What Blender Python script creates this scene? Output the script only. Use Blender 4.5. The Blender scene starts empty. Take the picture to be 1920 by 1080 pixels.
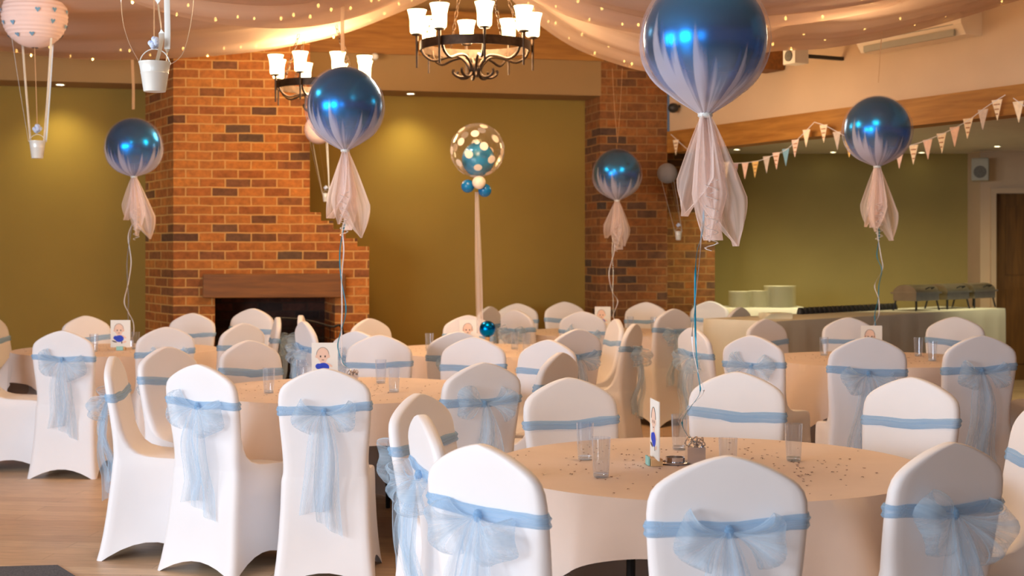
import bpy, bmesh, math, random
from mathutils import Vector, Matrix, noise
PI=math.pi; R=math.radians
rnd=random.Random(7)
S=bpy.context.scene; COL=S.collection
F=2700.0; YH=470.0; H=1.5
def at(px,py,Y): return Vector(((px-960)/F*Y, Y, H+(YH-py)/F*Y))
def axp(px,Y): return (px-960)/F*Y
def lerp(a,b,t): return a+(b-a)*t
def interp(tab,x):
    if x<=tab[0][0]: return tab[0][1:]
    for p,q in zip(tab,tab[1:]):
        if x<=q[0]:
            t=(x-p[0])/(q[0]-p[0]); return tuple(lerp(a,b,t) for a,b in zip(p[1:],q[1:]))
    return tab[-1][1:]
def srgb(r,g,b,a=1):
    f=lambda c:(c/255/12.92) if c/255<=.04045 else ((c/255+.055)/1.055)**2.4
    return (f(r),f(g),f(b),a)
# ---------------------------------------------------------------- materials
def newmat(name):
    m=bpy.data.materials.new(name); m.use_nodes=True; nt=m.node_tree
    return m,nt,nt.nodes['Principled BSDF'],nt.nodes['Material Output']
def N(nt,t,**kw):
    n=nt.nodes.new(t)
    for k,v in kw.items(): setattr(n,k,v)
    return n
def mat(name,col,rough=.6,metal=0,nscale=0,namt=.12,bump=0,bscale=60,spec=None,coords='Object',stretch=None,sheen=0):
    m,nt,b,o=newmat(name)
    b.inputs['Base Color'].default_value=col; b.inputs['Roughness'].default_value=rough; b.inputs['Metallic'].default_value=metal
    if spec is not None: b.inputs['Specular IOR Level'].default_value=spec
    if sheen: b.inputs['Sheen Weight'].default_value=sheen
    tc=N(nt,'ShaderNodeTexCoord'); src=tc.outputs[coords]
    if stretch:
        mp=N(nt,'ShaderNodeMapping'); mp.inputs['Scale'].default_value=stretch; nt.links.new(src,mp.inputs[0]); src=mp.outputs[0]
    if nscale:
        nz=N(nt,'ShaderNodeTexNoise'); nz.inputs['Scale'].default_value=nscale; nz.inputs['Detail'].default_value=6
        nt.links.new(src,nz.inputs['Vector'])
        rp=N(nt,'ShaderNodeMapRange'); rp.inputs[3].default_value=1-namt; rp.inputs[4].default_value=1+namt; rp.inputs[1].default_value=.3; rp.inputs[2].default_value=.7
        nt.links.new(nz.outputs['Fac'],rp.inputs[0])
        mx=N(nt,'ShaderNodeVectorMath',operation='SCALE'); mx.inputs[0].default_value=col[:3]; nt.links.new(rp.outputs[0],mx.inputs['Scale'])
        nt.links.new(mx.outputs[0],b.inputs['Base Color'])
    if bump:
        nz=N(nt,'ShaderNodeTexNoise'); nz.inputs['Scale'].default_value=bscale; nt.links.new(src,nz.inputs['Vector'])
        bp=N(nt,'ShaderNodeBump'); bp.inputs['Strength'].default_value=bump; bp.inputs['Distance'].default_value=.01
        nt.links.new(nz.outputs['Fac'],bp.inputs['Height']); nt.links.new(bp.outputs[0],b.inputs['Normal'])
    return m
def emis(name,col,st):
    m,nt,b,o=newmat(name); b.inputs['Base Color'].default_value=col
    b.inputs['Emission Color'].default_value=col; b.inputs['Emission Strength'].default_value=st; return m
def sheer(name,col,alpha,trans=.5,streak=None,grad=None,rough=.8,edge=0):
    """thin woven fabric: diffuse + translucent threads over open gaps. streak=(count,amount) round the z axis; grad=(z0,a0,z1,a1)"""
    m,nt,b,o=newmat(name); nt.nodes.remove(b)
    d=N(nt,'ShaderNodeBsdfDiffuse'); d.inputs[0].default_value=col
    t=N(nt,'ShaderNodeBsdfTranslucent'); t.inputs[0].default_value=col
    mx=N(nt,'ShaderNodeMixShader'); mx.inputs[0].default_value=trans
    nt.links.new(d.outputs[0],mx.inputs[1]); nt.links.new(t.outputs[0],mx.inputs[2])
    tr=N(nt,'ShaderNodeBsdfTransparent'); m2=N(nt,'ShaderNodeMixShader'); m2.inputs[0].default_value=alpha
    nt.links.new(tr.outputs[0],m2.inputs[1]); nt.links.new(mx.outputs[0],m2.inputs[2]); nt.links.new(m2.outputs[0],o.inputs[0])
    tc=N(nt,'ShaderNodeTexCoord'); cur=None
    if grad:
        sp=N(nt,'ShaderNodeSeparateXYZ'); nt.links.new(tc.outputs['Object'],sp.inputs[0])
        mr=N(nt,'ShaderNodeMapRange'); mr.inputs[1].default_value=grad[0]; mr.inputs[3].default_value=grad[1]; mr.inputs[2].default_value=grad[2]; mr.inputs[4].default_value=grad[3]
        nt.links.new(sp.outputs[2],mr.inputs[0]); cur=mr.outputs[0]
    if streak:
        uv=N(nt,'ShaderNodeUVMap'); mp=N(nt,'ShaderNodeMapping'); mp.inputs['Scale'].default_value=(streak[0],streak[2] if len(streak)>2 else .6,1)
        nt.links.new(uv.outputs[0],mp.inputs[0])
        nz=N(nt,'ShaderNodeTexNoise'); nz.inputs['Scale'].default_value=1; nz.inputs['Detail'].default_value=4; nt.links.new(mp.outputs[0],nz.inputs['Vector'])
        mr=N(nt,'ShaderNodeMapRange'); mr.inputs[1].default_value=.35; mr.inputs[2].default_value=.68; mr.inputs[3].default_value=-streak[1]; mr.inputs[4].default_value=streak[1]
        nt.links.new(nz.outputs['Fac'],mr.inputs[0])
        ad=N(nt,'ShaderNodeMath',operation='ADD'); ad.use_clamp=True; nt.links.new(mr.outputs[0],ad.inputs[0])
        if grad:
            th=N(nt,'ShaderNodeMapRange'); th.inputs[1].default_value=grad[4]; th.inputs[2].default_value=grad[5]; th.inputs[3].default_value=.72; th.inputs[4].default_value=.40
            nt.links.new(sp.outputs[2],th.inputs[0])
            su=N(nt,'ShaderNodeMath',operation='SUBTRACT'); nt.links.new(nz.outputs['Fac'],su.inputs[0]); nt.links.new(th.outputs[0],su.inputs[1])
            mu=N(nt,'ShaderNodeMath',operation='MULTIPLY'); mu.use_clamp=True; nt.links.new(su.outputs[0],mu.inputs[0]); mu.inputs[1].default_value=14
            m4=N(nt,'ShaderNodeMath',operation='MULTIPLY'); nt.links.new(mu.outputs[0],m4.inputs[0]); m4.inputs[1].default_value=streak[1]; nt.links.new(m4.outputs[0],ad.inputs[0])
            nz.inputs['Detail'].default_value=2
        if cur: nt.links.new(cur,ad.inputs[1])
        else: ad.inputs[1].default_value=alpha
        cur=ad.outputs[0]
    if edge:
        su2=N(nt,'ShaderNodeSeparateXYZ'); nt.links.new(uv.outputs[0],su2.inputs[0])
        c1=N(nt,'ShaderNodeMath',operation='LESS_THAN'); nt.links.new(su2.outputs[0],c1.inputs[0]); c1.inputs[1].default_value=.022
        c2=N(nt,'ShaderNodeMath',operation='GREATER_THAN'); nt.links.new(su2.outputs[0],c2.inputs[0]); c2.inputs[1].default_value=.915
        c3=N(nt,'ShaderNodeMath',operation='ADD'); nt.links.new(c1.outputs[0],c3.inputs[0]); nt.links.new(c2.outputs[0],c3.inputs[1])
        c4=N(nt,'ShaderNodeMath',operation='MULTIPLY_ADD'); c4.use_clamp=True; nt.links.new(c3.outputs[0],c4.inputs[0]); c4.inputs[1].default_value=edge; nt.links.new(cur,c4.inputs[2]); cur=c4.outputs[0]
    if cur: nt.links.new(cur,m2.inputs[0])
    return m
def brick_mat(name,stops,mortar,bw=.236,bh=.0835,dark=0.0):
    m,nt,b,o=newmat(name); b.inputs['Roughness'].default_value=.9
    tc=N(nt,'ShaderNodeTexCoord'); sp=N(nt,'ShaderNodeSeparateXYZ'); nt.links.new(tc.outputs['Object'],sp.inputs[0])
    a=N(nt,'ShaderNodeMath',operation='ADD'); nt.links.new(sp.outputs[0],a.inputs[0]); nt.links.new(sp.outputs[1],a.inputs[1])
    cb=N(nt,'ShaderNodeCombineXYZ'); nt.links.new(a.outputs[0],cb.inputs[0]); nt.links.new(sp.outputs[2],cb.inputs[1])
    nz=N(nt,'ShaderNodeTexNoise'); nz.inputs['Scale'].default_value=7; nt.links.new(cb.outputs[0],nz.inputs['Vector'])
    vs=N(nt,'ShaderNodeVectorMath',operation='SCALE'); vs.inputs['Scale'].default_value=.012; nt.links.new(nz.outputs['Color'],vs.inputs[0])
    va=N(nt,'ShaderNodeVectorMath',operation='ADD'); nt.links.new(cb.outputs[0],va.inputs[0]); nt.links.new(vs.outputs[0],va.inputs[1])
    bk=N(nt,'ShaderNodeTexBrick'); bk.inputs['Scale'].default_value=1; bk.inputs['Brick Width'].default_value=bw; bk.inputs['Row Height'].default_value=bh
    bk.inputs['Mortar Size'].default_value=.007; bk.inputs['Mortar Smooth'].default_value=.3; bk.inputs['Bias'].default_value=0
    bk.inputs['Color1'].default_value=(0,0,0,1); bk.inputs['Color2'].default_value=(1,1,1,1); bk.inputs['Mortar'].default_value=(.5,.5,.5,1)
    nt.links.new(va.outputs[0],bk.inputs['Vector'])
    rp=N(nt,'ShaderNodeValToRGB'); cr=rp.color_ramp; cr.interpolation='CONSTANT' if False else 'LINEAR'
    for i,(p,c) in enumerate(stops):
        e=cr.elements[i] if i<2 else cr.elements.new(p)
        e.position=p; e.color=c
    nt.links.new(bk.outputs['Color'],rp.inputs[0])
    n2=N(nt,'ShaderNodeTexNoise'); n2.inputs['Scale'].default_value=14; n2.inputs['Detail'].default_value=8; n2.inputs['Roughness'].default_value=.7; nt.links.new(tc.outputs['Object'],n2.inputs['Vector'])
    mr=N(nt,'ShaderNodeMapRange'); mr.inputs[1].default_value=.3; mr.inputs[2].default_value=.7; mr.inputs[3].default_value=.6; mr.inputs[4].default_value=1.35; nt.links.new(n2.outputs['Fac'],mr.inputs[0])
    sc=N(nt,'ShaderNodeVectorMath',operation='SCALE'); nt.links.new(rp.outputs[0],sc.inputs[0]); nt.links.new(mr.outputs[0],sc.inputs['Scale'])
    mx=N(nt,'ShaderNodeMix',data_type='RGBA'); nt.links.new(bk.outputs['Fac'],mx.inputs[0]); nt.links.new(sc.outputs[0],mx.inputs[6]); mx.inputs[7].default_value=mortar
    nt.links.new(mx.outputs[2],b.inputs['Base Color'])
    iv=N(nt,'ShaderNodeMath',operation='SUBTRACT'); iv.inputs[0].default_value=1; nt.links.new(bk.outputs['Fac'],iv.inputs[1])
    m3=N(nt,'ShaderNodeMath',operation='MULTIPLY_ADD'); nt.links.new(n2.outputs['Fac'],m3.inputs[0]); m3.inputs[1].default_value=.5; nt.links.new(iv.outputs[0],m3.inputs[2])
    bp=N(nt,'ShaderNodeBump'); bp.inputs['Strength'].default_value=.7; bp.inputs['Distance'].default_value=.008; nt.links.new(m3.outputs[0],bp.inputs['Height']); nt.links.new(bp.outputs[0],b.inputs['Normal'])
    return m
def wood_mat(name,c1,c2,rough=.6,stretch=(1,12,12),scale=2.2):
    m,nt,b,o=newmat(name); b.inputs['Roughness'].default_value=rough
    tc=N(nt,'ShaderNodeTexCoord'); mp=N(nt,'ShaderNodeMapping'); mp.inputs['Scale'].default_value=stretch; nt.links.new(tc.outputs['Object'],mp.inputs[0])
    nz=N(nt,'ShaderNodeTexNoise'); nz.inputs['Scale'].default_value=scale; nz.inputs['Detail'].default_value=8; nz.inputs['Distortion'].default_value=.6; nt.links.new(mp.outputs[0],nz.inputs['Vector'])
    rp=N(nt,'ShaderNodeValToRGB'); rp.color_ramp.elements[0].position=.3; rp.color_ramp.elements[1].position=.7; rp.color_ramp.elements[0].color=c1; rp.color_ramp.elements[1].color=c2
    nt.links.new(nz.outputs['Fac'],rp.inputs[0]); nt.links.new(rp.outputs[0],b.inputs['Base Color'])
    return m
def floor_mat():
    m,nt,b,o=newmat('floor_laminate'); b.inputs['Roughness'].default_value=.42
    tc=N(nt,'ShaderNodeTexCoord'); mp=N(nt,'ShaderNodeMapping'); mp.inputs['Rotation'].default_value=(0,0,R(6)); nt.links.new(tc.outputs['Object'],mp.inputs[0])
    bk=N(nt,'ShaderNodeTexBrick'); bk.inputs['Scale'].default_value=1; bk.inputs['Brick Width'].default_value=1.2; bk.inputs['Row Height'].default_value=.14; bk.inputs['Mortar Size'].default_value=.0015
    bk.inputs['Color1'].default_value=srgb(196,162,128); bk.inputs['Color2'].default_value=srgb(214,184,150); bk.inputs['Mortar'].default_value=srgb(150,118,86)
    nt.links.new(mp.outputs[0],bk.inputs['Vector'])
    m2=N(nt,'ShaderNodeMapping'); m2.inputs['Scale'].default_value=(3,40,1); nt.links.new(mp.outputs[0],m2.inputs[0])
    nz=N(nt,'ShaderNodeTexNoise'); nz.inputs['Scale'].default_value=2; nz.inputs['Detail'].default_value=8; nt.links.new(m2.outputs[0],nz.inputs['Vector'])
    mr=N(nt,'ShaderNodeMapRange'); mr.inputs[1].default_value=.3; mr.inputs[2].default_value=.7; mr.inputs[3].default_value=.8; mr.inputs[4].default_value=1.15; nt.links.new(nz.outputs['Fac'],mr.inputs[0])
    sc=N(nt,'ShaderNodeVectorMath',operation='SCALE'); nt.links.new(bk.outputs['Color'],sc.inputs[0]); nt.links.new(mr.outputs[0],sc.inputs['Scale']); nt.links.new(sc.outputs[0],b.inputs['Base Color'])
    return m
def glass_mat(name,alpha=.16,col=(.95,.97,1,1)):
    m,nt,b,o=newmat(name); nt.nodes.remove(b)
    gg=N(nt,'ShaderNodeBsdfGlossy'); gg.inputs[0].default_value=(1,1,1,1); gg.inputs[1].default_value=.03
    gd_=N(nt,'ShaderNodeBsdfDiffuse'); gd_.inputs[0].default_value=(.9,.92,.95,1); g=N(nt,'ShaderNodeMixShader'); g.inputs[0].default_value=.24; nt.links.new(gg.outputs[0],g.inputs[1]); nt.links.new(gd_.outputs[0],g.inputs[2])  # white diffuse mixed in to stand for bright reflections at the glass edges
    t=N(nt,'ShaderNodeBsdfTransparent'); t.inputs[0].default_value=col
    lw=N(nt,'ShaderNodeLayerWeight'); lw.inputs[0].default_value=.5
    f=N(nt,'ShaderNodeMath',operation='POWER'); nt.links.new(lw.outputs['Facing'],f.inputs[0]); f.inputs[1].default_value=3
    ad=N(nt,'ShaderNodeMath',operation='MULTIPLY_ADD'); ad.use_clamp=True; nt.links.new(f.outputs[0],ad.inputs[0]); ad.inputs[1].default_value=.75; ad.inputs[2].default_value=alpha
    mx=N(nt,'ShaderNodeMixShader'); nt.links.new(ad.outputs[0],mx.inputs[0]); nt.links.new(t.outputs[0],mx.inputs[1]); nt.links.new(g.outputs[0],mx.inputs[2]); nt.links.new(mx.outputs[0],o.inputs[0])
    return m
M={}
M['cover']=mat('spandex_white',srgb(238,235,238),.55,nscale=3,namt=.02,sheen=.2)
M['sash']=sheer('organza_blue',srgb(160,202,238),.60,.35,streak=(6,.16,8))
M['bow']=sheer('organza_bow',srgb(202,228,250),.35,.45,streak=(8,.2,.7),edge=.28)
M['cloth']=mat('tablecloth_ivory',srgb(232,214,204),.75,nscale=5,namt=.03,bump=.06,bscale=500)
M['buffet']=mat('buffet_cloth',srgb(226,222,205),.75,nscale=4,namt=.04)
M['iron']=mat('wrought_iron',srgb(62,46,34),.45,.7,nscale=30,namt=.4)
M['black']=mat('black_steel',srgb(30,30,34),.5,.3,nscale=20,namt=.1)
M['shade']=emis('frosted_lit_glass',srgb(255,226,165),9)
M['bulb']=emis('fairy_bulb',srgb(255,200,110),14)
M['down']=emis('downlight_lamp',srgb(255,240,190),14)
M['wall']=mat('olive_plaster',srgb(150,122,54),.9,nscale=1.5,namt=.05,bump=.05,bscale=120)
M['wall2']=mat('olive_grey_plaster',srgb(160,142,84),.9,nscale=1.5,namt=.05)
M['tan']=mat('tan_plaster',srgb(160,128,84),.9,nscale=1.5,namt=.04)
M['cream']=mat('cream_plaster',srgb(206,178,146),.9,nscale=2,namt=.04)
M['white']=mat('white_paint',srgb(225,220,212),.5,nscale=4,namt=.03)
M['ceil']=mat('ceiling_paint',srgb(200,170,135),.9,nscale=2,namt=.03)
M['voile']=sheer('ceiling_voile',srgb(216,190,172),.93,.42,streak=(1,.05,30))
M['glulam']=wood_mat('glulam_pine',srgb(146,94,36),srgb(178,124,54))
M['mantel']=wood_mat('oak_mantel',srgb(104,62,20),srgb(140,86,30))
M['door']=wood_mat('oak_door',srgb(96,62,20),srgb(124,82,30),stretch=(12,12,1))
M['floor']=floor_mat()
M['mat']=mat('grey_carpet_tile',srgb(92,92,98),1,nscale=160,namt=.45,bump=.5,bscale=300)
st=[(0,srgb(92,60,40)),(.14,srgb(168,98,40)),(.3,srgb(186,112,48)),(.45,srgb(150,84,36)),(.62,srgb(190,116,48)),(.8,srgb(160,90,38)),(.93,srgb(130,80,46)),(1,srgb(92,70,50))]
M['brick']=brick_mat('red_brick',st,srgb(206,156,90))
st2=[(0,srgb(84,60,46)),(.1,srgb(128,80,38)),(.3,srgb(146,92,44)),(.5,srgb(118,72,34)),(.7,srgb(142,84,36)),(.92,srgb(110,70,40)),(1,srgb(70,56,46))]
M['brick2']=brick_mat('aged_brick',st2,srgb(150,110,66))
M['brickD']=brick_mat('dark_brick',[(0,srgb(52,34,28)),(.5,srgb(84,50,38)),(.8,srgb(60,40,34)),(1,srgb(40,30,28))],srgb(60,46,38))  # darker brick tones for the back of the hearth
M['foil']=mat('blue_foil',srgb(0,118,205),.25,1,nscale=2,namt=.12,bump=.05,bscale=9)
M['tulle']=sheer('tulle_wrap',srgb(240,232,240),.3,.4,streak=(19,.5,.35),grad=(-.27,.60,-.06,.09,.17,-.19))
M['tail']=sheer('tulle_tail',srgb(254,240,236),.56,.45,streak=(9,.14,.5),edge=.2)
M['ribW']=mat('white_ribbon',srgb(235,232,235),.3,nscale=30,namt=.05)
M['ribB']=mat('teal_ribbon',srgb(30,150,185),.3,.3,nscale=30,namt=.05)
M['ribS']=mat('silver_ribbon',srgb(160,165,175),.25,.7,nscale=30,namt=.05)
M['ribT']=sheer('gauzy_ribbon',srgb(236,200,160),.6,.5)
M['silver']=mat('silver_weight',srgb(215,212,215),.18,.9,nscale=8,namt=.05)
M['steel']=mat('chafing_steel',srgb(190,182,160),.3,.9,nscale=8,namt=.1)
M['glass']=glass_mat('tumbler_glass',.07)
M['gbase']=glass_mat('tumbler_base',.2,(.82,.84,.85,1))
M['clear']=glass_mat('clear_balloon_film',.04,(1,.98,.95,1))
M['latexB']=mat('blue_latex',srgb(10,112,172),.25,0,nscale=3,namt=.06)
M['latexI']=mat('blue_latex_inner',srgb(38,130,178),.25,0,nscale=3,namt=.1)
M['latexW']=mat('white_latex',srgb(246,226,205),.35,nscale=3,namt=.03)
M['card']=mat('card_white',srgb(240,238,232),.6,nscale=4,namt=.02)
M['skin']=mat('ink_skin',srgb(240,205,185),.7,nscale=20,namt=.05)
M['ink']=mat('ink_dark',srgb(80,62,60),.7,nscale=20,namt=.1)
M['inkB']=mat('ink_blue',srgb(40,70,200),.7,nscale=30,namt=.2)
M['pine']=mat('card_block_pine',srgb(214,170,120),.6,nscale=20,namt=.1)
M['tealL']=mat('teal_label',srgb(150,205,200),.6,nscale=10,namt=.05)
M['confetti']=mat('foil_confetti',srgb(130,95,85),.35,.5,nscale=5,namt=.3)
M['lantern']=mat('paper_lantern',srgb(246,216,208),.8,nscale=6,namt=.04)
M['foil_l']=mat('paper_lantern_blue',srgb(130,130,140),.8,nscale=6,namt=.05)
M['lanternB']=mat('paper_blue_heart',srgb(120,165,195),.8,nscale=6,namt=.1)
M['satin']=mat('satin_ribbon',srgb(226,228,226),.35,nscale=20,namt=.04)
M['bucket']=mat('painted_tin',srgb(226,228,226),.3,.15,nscale=8,namt=.03)
M['pom']=mat('lace_flower',srgb(200,215,245),.8,nscale=40,namt=.2)
M['plate']=mat('stacked_china',srgb(235,228,200),.35,nscale=10,namt=.03)
M['spk']=mat('grey_speaker',srgb(170,165,150),.6,nscale=8,namt=.05)
M['spkW']=mat('white_speaker',srgb(226,218,205),.6,nscale=8,namt=.05)
M['grille']=mat('dark_grille',srgb(105,100,92),.7,nscale=90,namt=.3)
M['ac']=mat('ac_plastic',srgb(238,220,196),.5,nscale=8,namt=.03)
M['dark']=mat('dark_plastic',srgb(40,38,36),.5,nscale=8,namt=.1)
FL=[mat('flag_'+n,c,.8,nscale=40,namt=.1) for n,c in (('cream',srgb(245,225,195)),('pink',srgb(240,205,190)),('grey',srgb(205,190,180)),('blue',srgb(120,165,190)),('gold',srgb(235,195,120)),('lilac',srgb(165,140,150)))]
M['print']=mat('flag_print',srgb(180,130,90),.8,nscale=40,namt=.3)
# ---------------------------------------------------------------- mesh helpers
class MB:
    def __init__(s): s.v=[]; s.f=[]; s.uv={}; s.mi=[]; s.cur=0
    def add(s,vs,fs,uvs=None):
        o=len(s.v); s.v+= [tuple(v) for v in vs]
        for f in fs: s.f.append(tuple(i+o for i in f)); s.mi.append(s.cur)
        if uvs:
            for i,u in enumerate(uvs): s.uv[o+i]=u
        return s
    def box(s,c,d,M4=None):
        cx,cy,cz=c; a,b,e=d[0]/2,d[1]/2,d[2]/2
        vs=[Vector((cx+x*a,cy+y*b,cz+z*e)) for x in(-1,1) for y in(-1,1) for z in(-1,1)]
        if M4: vs=[M4@v for v in vs]
        return s.add(vs,[(0,1,3,2),(4,6,7,5),(0,4,5,1),(2,3,7,6),(0,2,6,4),(1,5,7,3)])
    def rings(s,rs,close=True,cap0=False,cap1=False,uvm=True):
        n=len(rs[0]); vs=[p for r in rs for p in r]; fs=[]
        m=n if close else n-1
        for i in range(len(rs)-1):
            for j in range(m): fs.append((i*n+j,i*n+(j+1)%n,(i+1)*n+(j+1)%n,(i+1)*n+j))
        if cap0: fs.append(tuple(reversed(range(n))))
        if cap1: fs.append(tuple((len(rs)-1)*n+j for j in range(n)))
        uv=[(j/n,i/max(1,len(rs)-1)) for i in range(len(rs)) for j in range(n)]
        return s.add(vs,fs,uv)
    def lathe(s,prof,c=(0,0,0),n=24,cap0=True,cap1=True):
        rs=[[Vector((c[0]+r*math.cos(2*PI*k/n),c[1]+r*math.sin(2*PI*k/n),c[2]+z)) for k in range(n)] for r,z in prof]
        return s.rings(rs,True,cap0,cap1)
    def tube(s,pts,r,n=8,taper=None,cap=True,flat=None):
        pts=[Vector(p) for p in pts]; rs=[]; up=Vector((0,0,1))
        for i,p in enumerate(pts):
            d=(pts[min(i+1,len(pts)-1)]-pts[max(i-1,0)]).normalized()
            a=d.cross(up)
            if a.length<.05: a=d.cross(Vector((0,1,0)))
            a.normalize(); b=d.cross(a).normalized(); rr=r*(taper(i/(len(pts)-1)) if taper else 1)
            rs.append([p+a*rr*math.cos(2*PI*k/n)+b*rr*(flat or 1)*math.sin(2*PI*k/n) for k in range(n)])
        return s.rings(rs,True,cap,cap)
    def sphere(s,c,r,n=20,m=12,sz=1):
        prof=[(max(1e-4,r*math.sin(PI*i/m)),-r*sz*math.cos(PI*i/m)) for i in range(m+1)]
        return s.lathe(prof,c,n)
    def disc(s,c,r,n=20,M4=None):
        vs=[Vector((r*math.cos(2*PI*k/n),0,r*math.sin(2*PI*k/n))) for k in range(n)]
        vs=[(M4@v if M4 else v)+Vector(c) for v in vs]
        return s.add(vs,[tuple(range(n))])
    def mesh(s,name,mats,smooth=40):
        me=bpy.data.meshes.new(name); me.from_pydata(s.v,[],s.f)
        if not isinstance(mats,(list,tuple)): mats=[mats]
        for m in mats: me.materials.append(m)
        me.polygons.foreach_set('material_index',s.mi)
        if s.uv:
            ul=me.uv_layers.new(name='UVMap')
            for l in me.loops: ul.data[l.index].uv=s.uv.get(l.vertex_index,(0,0))
        bm=bmesh.new(); bm.from_mesh(me); bmesh.ops.recalc_face_normals(bm,faces=bm.faces); bm.to_mesh(me); bm.free()
        if smooth:
            me.polygons.foreach_set('use_smooth',[True]*len(me.polygons)); me.set_sharp_from_angle(angle=R(smooth))
        me.update(); return me
    def obj(s,name,mats,parent=None,smooth=40,loc=None,rz=None):
        o=bpy.data.objects.new(name,s.mesh(name,mats,smooth)); COL.objects.link(o)
        if parent: o.parent=parent
        if loc is not None: o.location=loc
        if rz is not None: o.rotation_euler=(0,0,rz)
        return o
def tag(o,label,cat,group=None,kind=None):
    o['label']=label; o['category']=cat
    if group: o['group']=group
    if kind: o['kind']=kind
    return o
def struct(o): o['kind']='structure'; return o
def thing(name,label,cat,loc=(0,0,0),rz=0,group=None):
    o=bpy.data.objects.new(name,None); o.empty_display_size=.1; COL.objects.link(o); o.location=loc; o.rotation_euler=(0,0,rz)
    return tag(o,label,cat,group)
def copy_tree(o,parent=None):
    c=o.copy(); COL.objects.link(c)
    if parent: c.parent=parent; c.matrix_parent_inverse=o.matrix_parent_inverse.copy()
    for ch in [x for x in PARTS.get(o.name,[])]:
        d=copy_tree(ch,c); PARTS.setdefault(c.name,[]).append(d)
    return c
PARTS={}
def reg(root):
    def rec(o):
        PARTS[o.name]=list(o.children)
        for c in o.children: rec(c)
    bpy.context.view_layer.update(); rec(root)
def smoothpath(pts,k=6):
    pts=[Vector(p) for p in pts]; out=[]
    for i in range(len(pts)-1):
        p0=pts[max(i-1,0)]; p1=pts[i]; p2=pts[i+1]; p3=pts[min(i+2,len(pts)-1)]
        for j in range(k):
            t=j/k; out.append(.5*((2*p1)+(p2-p0)*t+(2*p0-5*p1+4*p2-p3)*t*t+(3*p1-p0-3*p2+p3)*t**3))
    out.append(pts[-1]); return out
# ---------------------------------------------------------------- room shell
fl=MB(); fl.box((1,6.5,-.05),(20,23,.1)); struct(fl.obj('floor',M['floor'],smooth=0))
cl=MB(); cl.box((1,6.5,4.45),(20,23,.1)); struct(cl.obj('ceiling',M['ceil'],smooth=0))
def wall_seg(name,a,b,z0,z1,th,m,side=1):
    a=Vector((a[0],a[1],0)); b=Vector((b[0],b[1],0)); L=(b-a).length; ang=math.atan2(b.y-a.y,b.x-a.x)
    w=MB(); w.box((L/2,side*th/2,(z0+z1)/2),(L,th,z1-z0))
    o=w.obj(name,m,smooth=0,loc=(a.x,a.y,0),rz=ang); return o
TH=math.atan(.243)
def backY(X,off=0): return 13.24+.243*(X+4.7)+off/math.cos(TH)
PA=(-8,backY(-8)); PB=(.93,backY(.93))
# recessed olive wall, bulkhead above it, gable above that
struct(wall_seg('wall_back',(-8.2,backY(-8.2,.5)),(1.25,backY(1.25,.5)),0,3.2,.2,M['wall']))
struct(wall_seg('wall_bulkhead',PA,PB,3.07,3.42,.62,M['tan']))
struct(wall_seg('wall_gable',(-8,backY(-8,.12)),(3,backY(3,.12)),3.42,4.5,.3,M['tan']))
o=wall_seg('wooden_tie_beam',(-8,backY(-8,-.03)),(.93,backY(.93,-.03)),3.42,3.86,.14,M['glulam'])
tag(o,'broad orange pine beam running above the plaster bulkhead under the ceiling drapes','beam')
# right: brick pier, plaster wall over glulam lintel, other room
YP=14.6
pier=MB(); x0,x1=axp(1125,YP),axp(1253,YP)
pts=[(x0,YP),(x1,YP+.1),(x1+.12,YP+1.2),(axp(1085,15.35)-.02,15.36)]
def prism(mb,pts,z0,z1):
    n=len(pts); vs=[(p[0],p[1],z0) for p in pts]+[(p[0],p[1],z1) for p in pts]
    mb.add(vs,[tuple(reversed(range(n))),tuple(range(n,2*n))]+[(i,(i+1)%n,n+(i+1)%n,n+i) for i in range(n)])
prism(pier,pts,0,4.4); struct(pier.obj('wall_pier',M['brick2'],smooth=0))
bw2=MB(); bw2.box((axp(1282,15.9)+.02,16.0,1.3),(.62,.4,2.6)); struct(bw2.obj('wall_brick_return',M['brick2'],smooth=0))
RA=Vector((1.60,14.62,0)); RD=Vector((2.12,-4.2,0)).normalized()
def rw(t,off=0,z=0): # t metres along right wall from the pier, off metres into the hall
    n=Vector((-RD.y,RD.x,0))*-1
    return RA+RD*t+n*off+Vector((0,0,z))
e=rw(11); 
struct(wall_seg('wall_right',(RA.x,RA.y),(e.x,e.y),2.706,4.45,.2,M['cream']))
def rw_t(px): # distance along right wall seen at picture column px
    k=(px-960)/F; return (k*RA.y-RA.x)/(RD.x-k*RD.y)
o=wall_seg('glulam_lintel',(RA.x-.03,RA.y-.03),(e.x-.03,e.y-.03),2.49,2.706,.2,M['glulam'])
tag(o,'long pine lintel beam over the opening to the buffet area','beam')
ob=MB(); ob.box((6.2,13.2,2.70),(0.1,0.1,0.1))
oc=MB(); 
pA=rw(0,-.24); pB=rw(10,-.24)
prism(oc,[(pA.x,pA.y),(pB.x,pB.y),(10.9,pB.y),(10.9,17.3),(pA.x,17.3)],2.65,2.70); struct(oc.obj('ceiling_buffet',M['white'],smooth=0))
w=MB(); w.box((3.6,17.16,1.33),(4.0,.2,2.66)); struct(w.obj('wall_buffet',M['wall2'],smooth=0))
w=MB(); XD=axp(1866,16.6); w.box((5.43-.0,16.95,1.33),(XD-5.43+.0+.28-.28+.0+.12,.7,2.66))
w=MB(); xl=axp(1838,16.6)
w.box(((xl+XD-.06)/2,16.95,1.33),(XD-.06-xl,.7,2.66)); w.box((XD+.47,16.95,2.42),(1.06,.7,.48)); w.box((XD+3,16.95,1.33),(4,.7,2.66))
struct(w.obj('wall_doorway',M['cream'],smooth=0))
dr=MB(); dr.box((XD+.46,16.72,1.08),(.92,.05,2.16))
for zz,hh in ((1.62,.8),(.62,.86)):
    dr.box((XD+.46,16.69,zz),(.62,.02,hh))
d=struct(dr.obj('door_1',M['door'],smooth=0))
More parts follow.
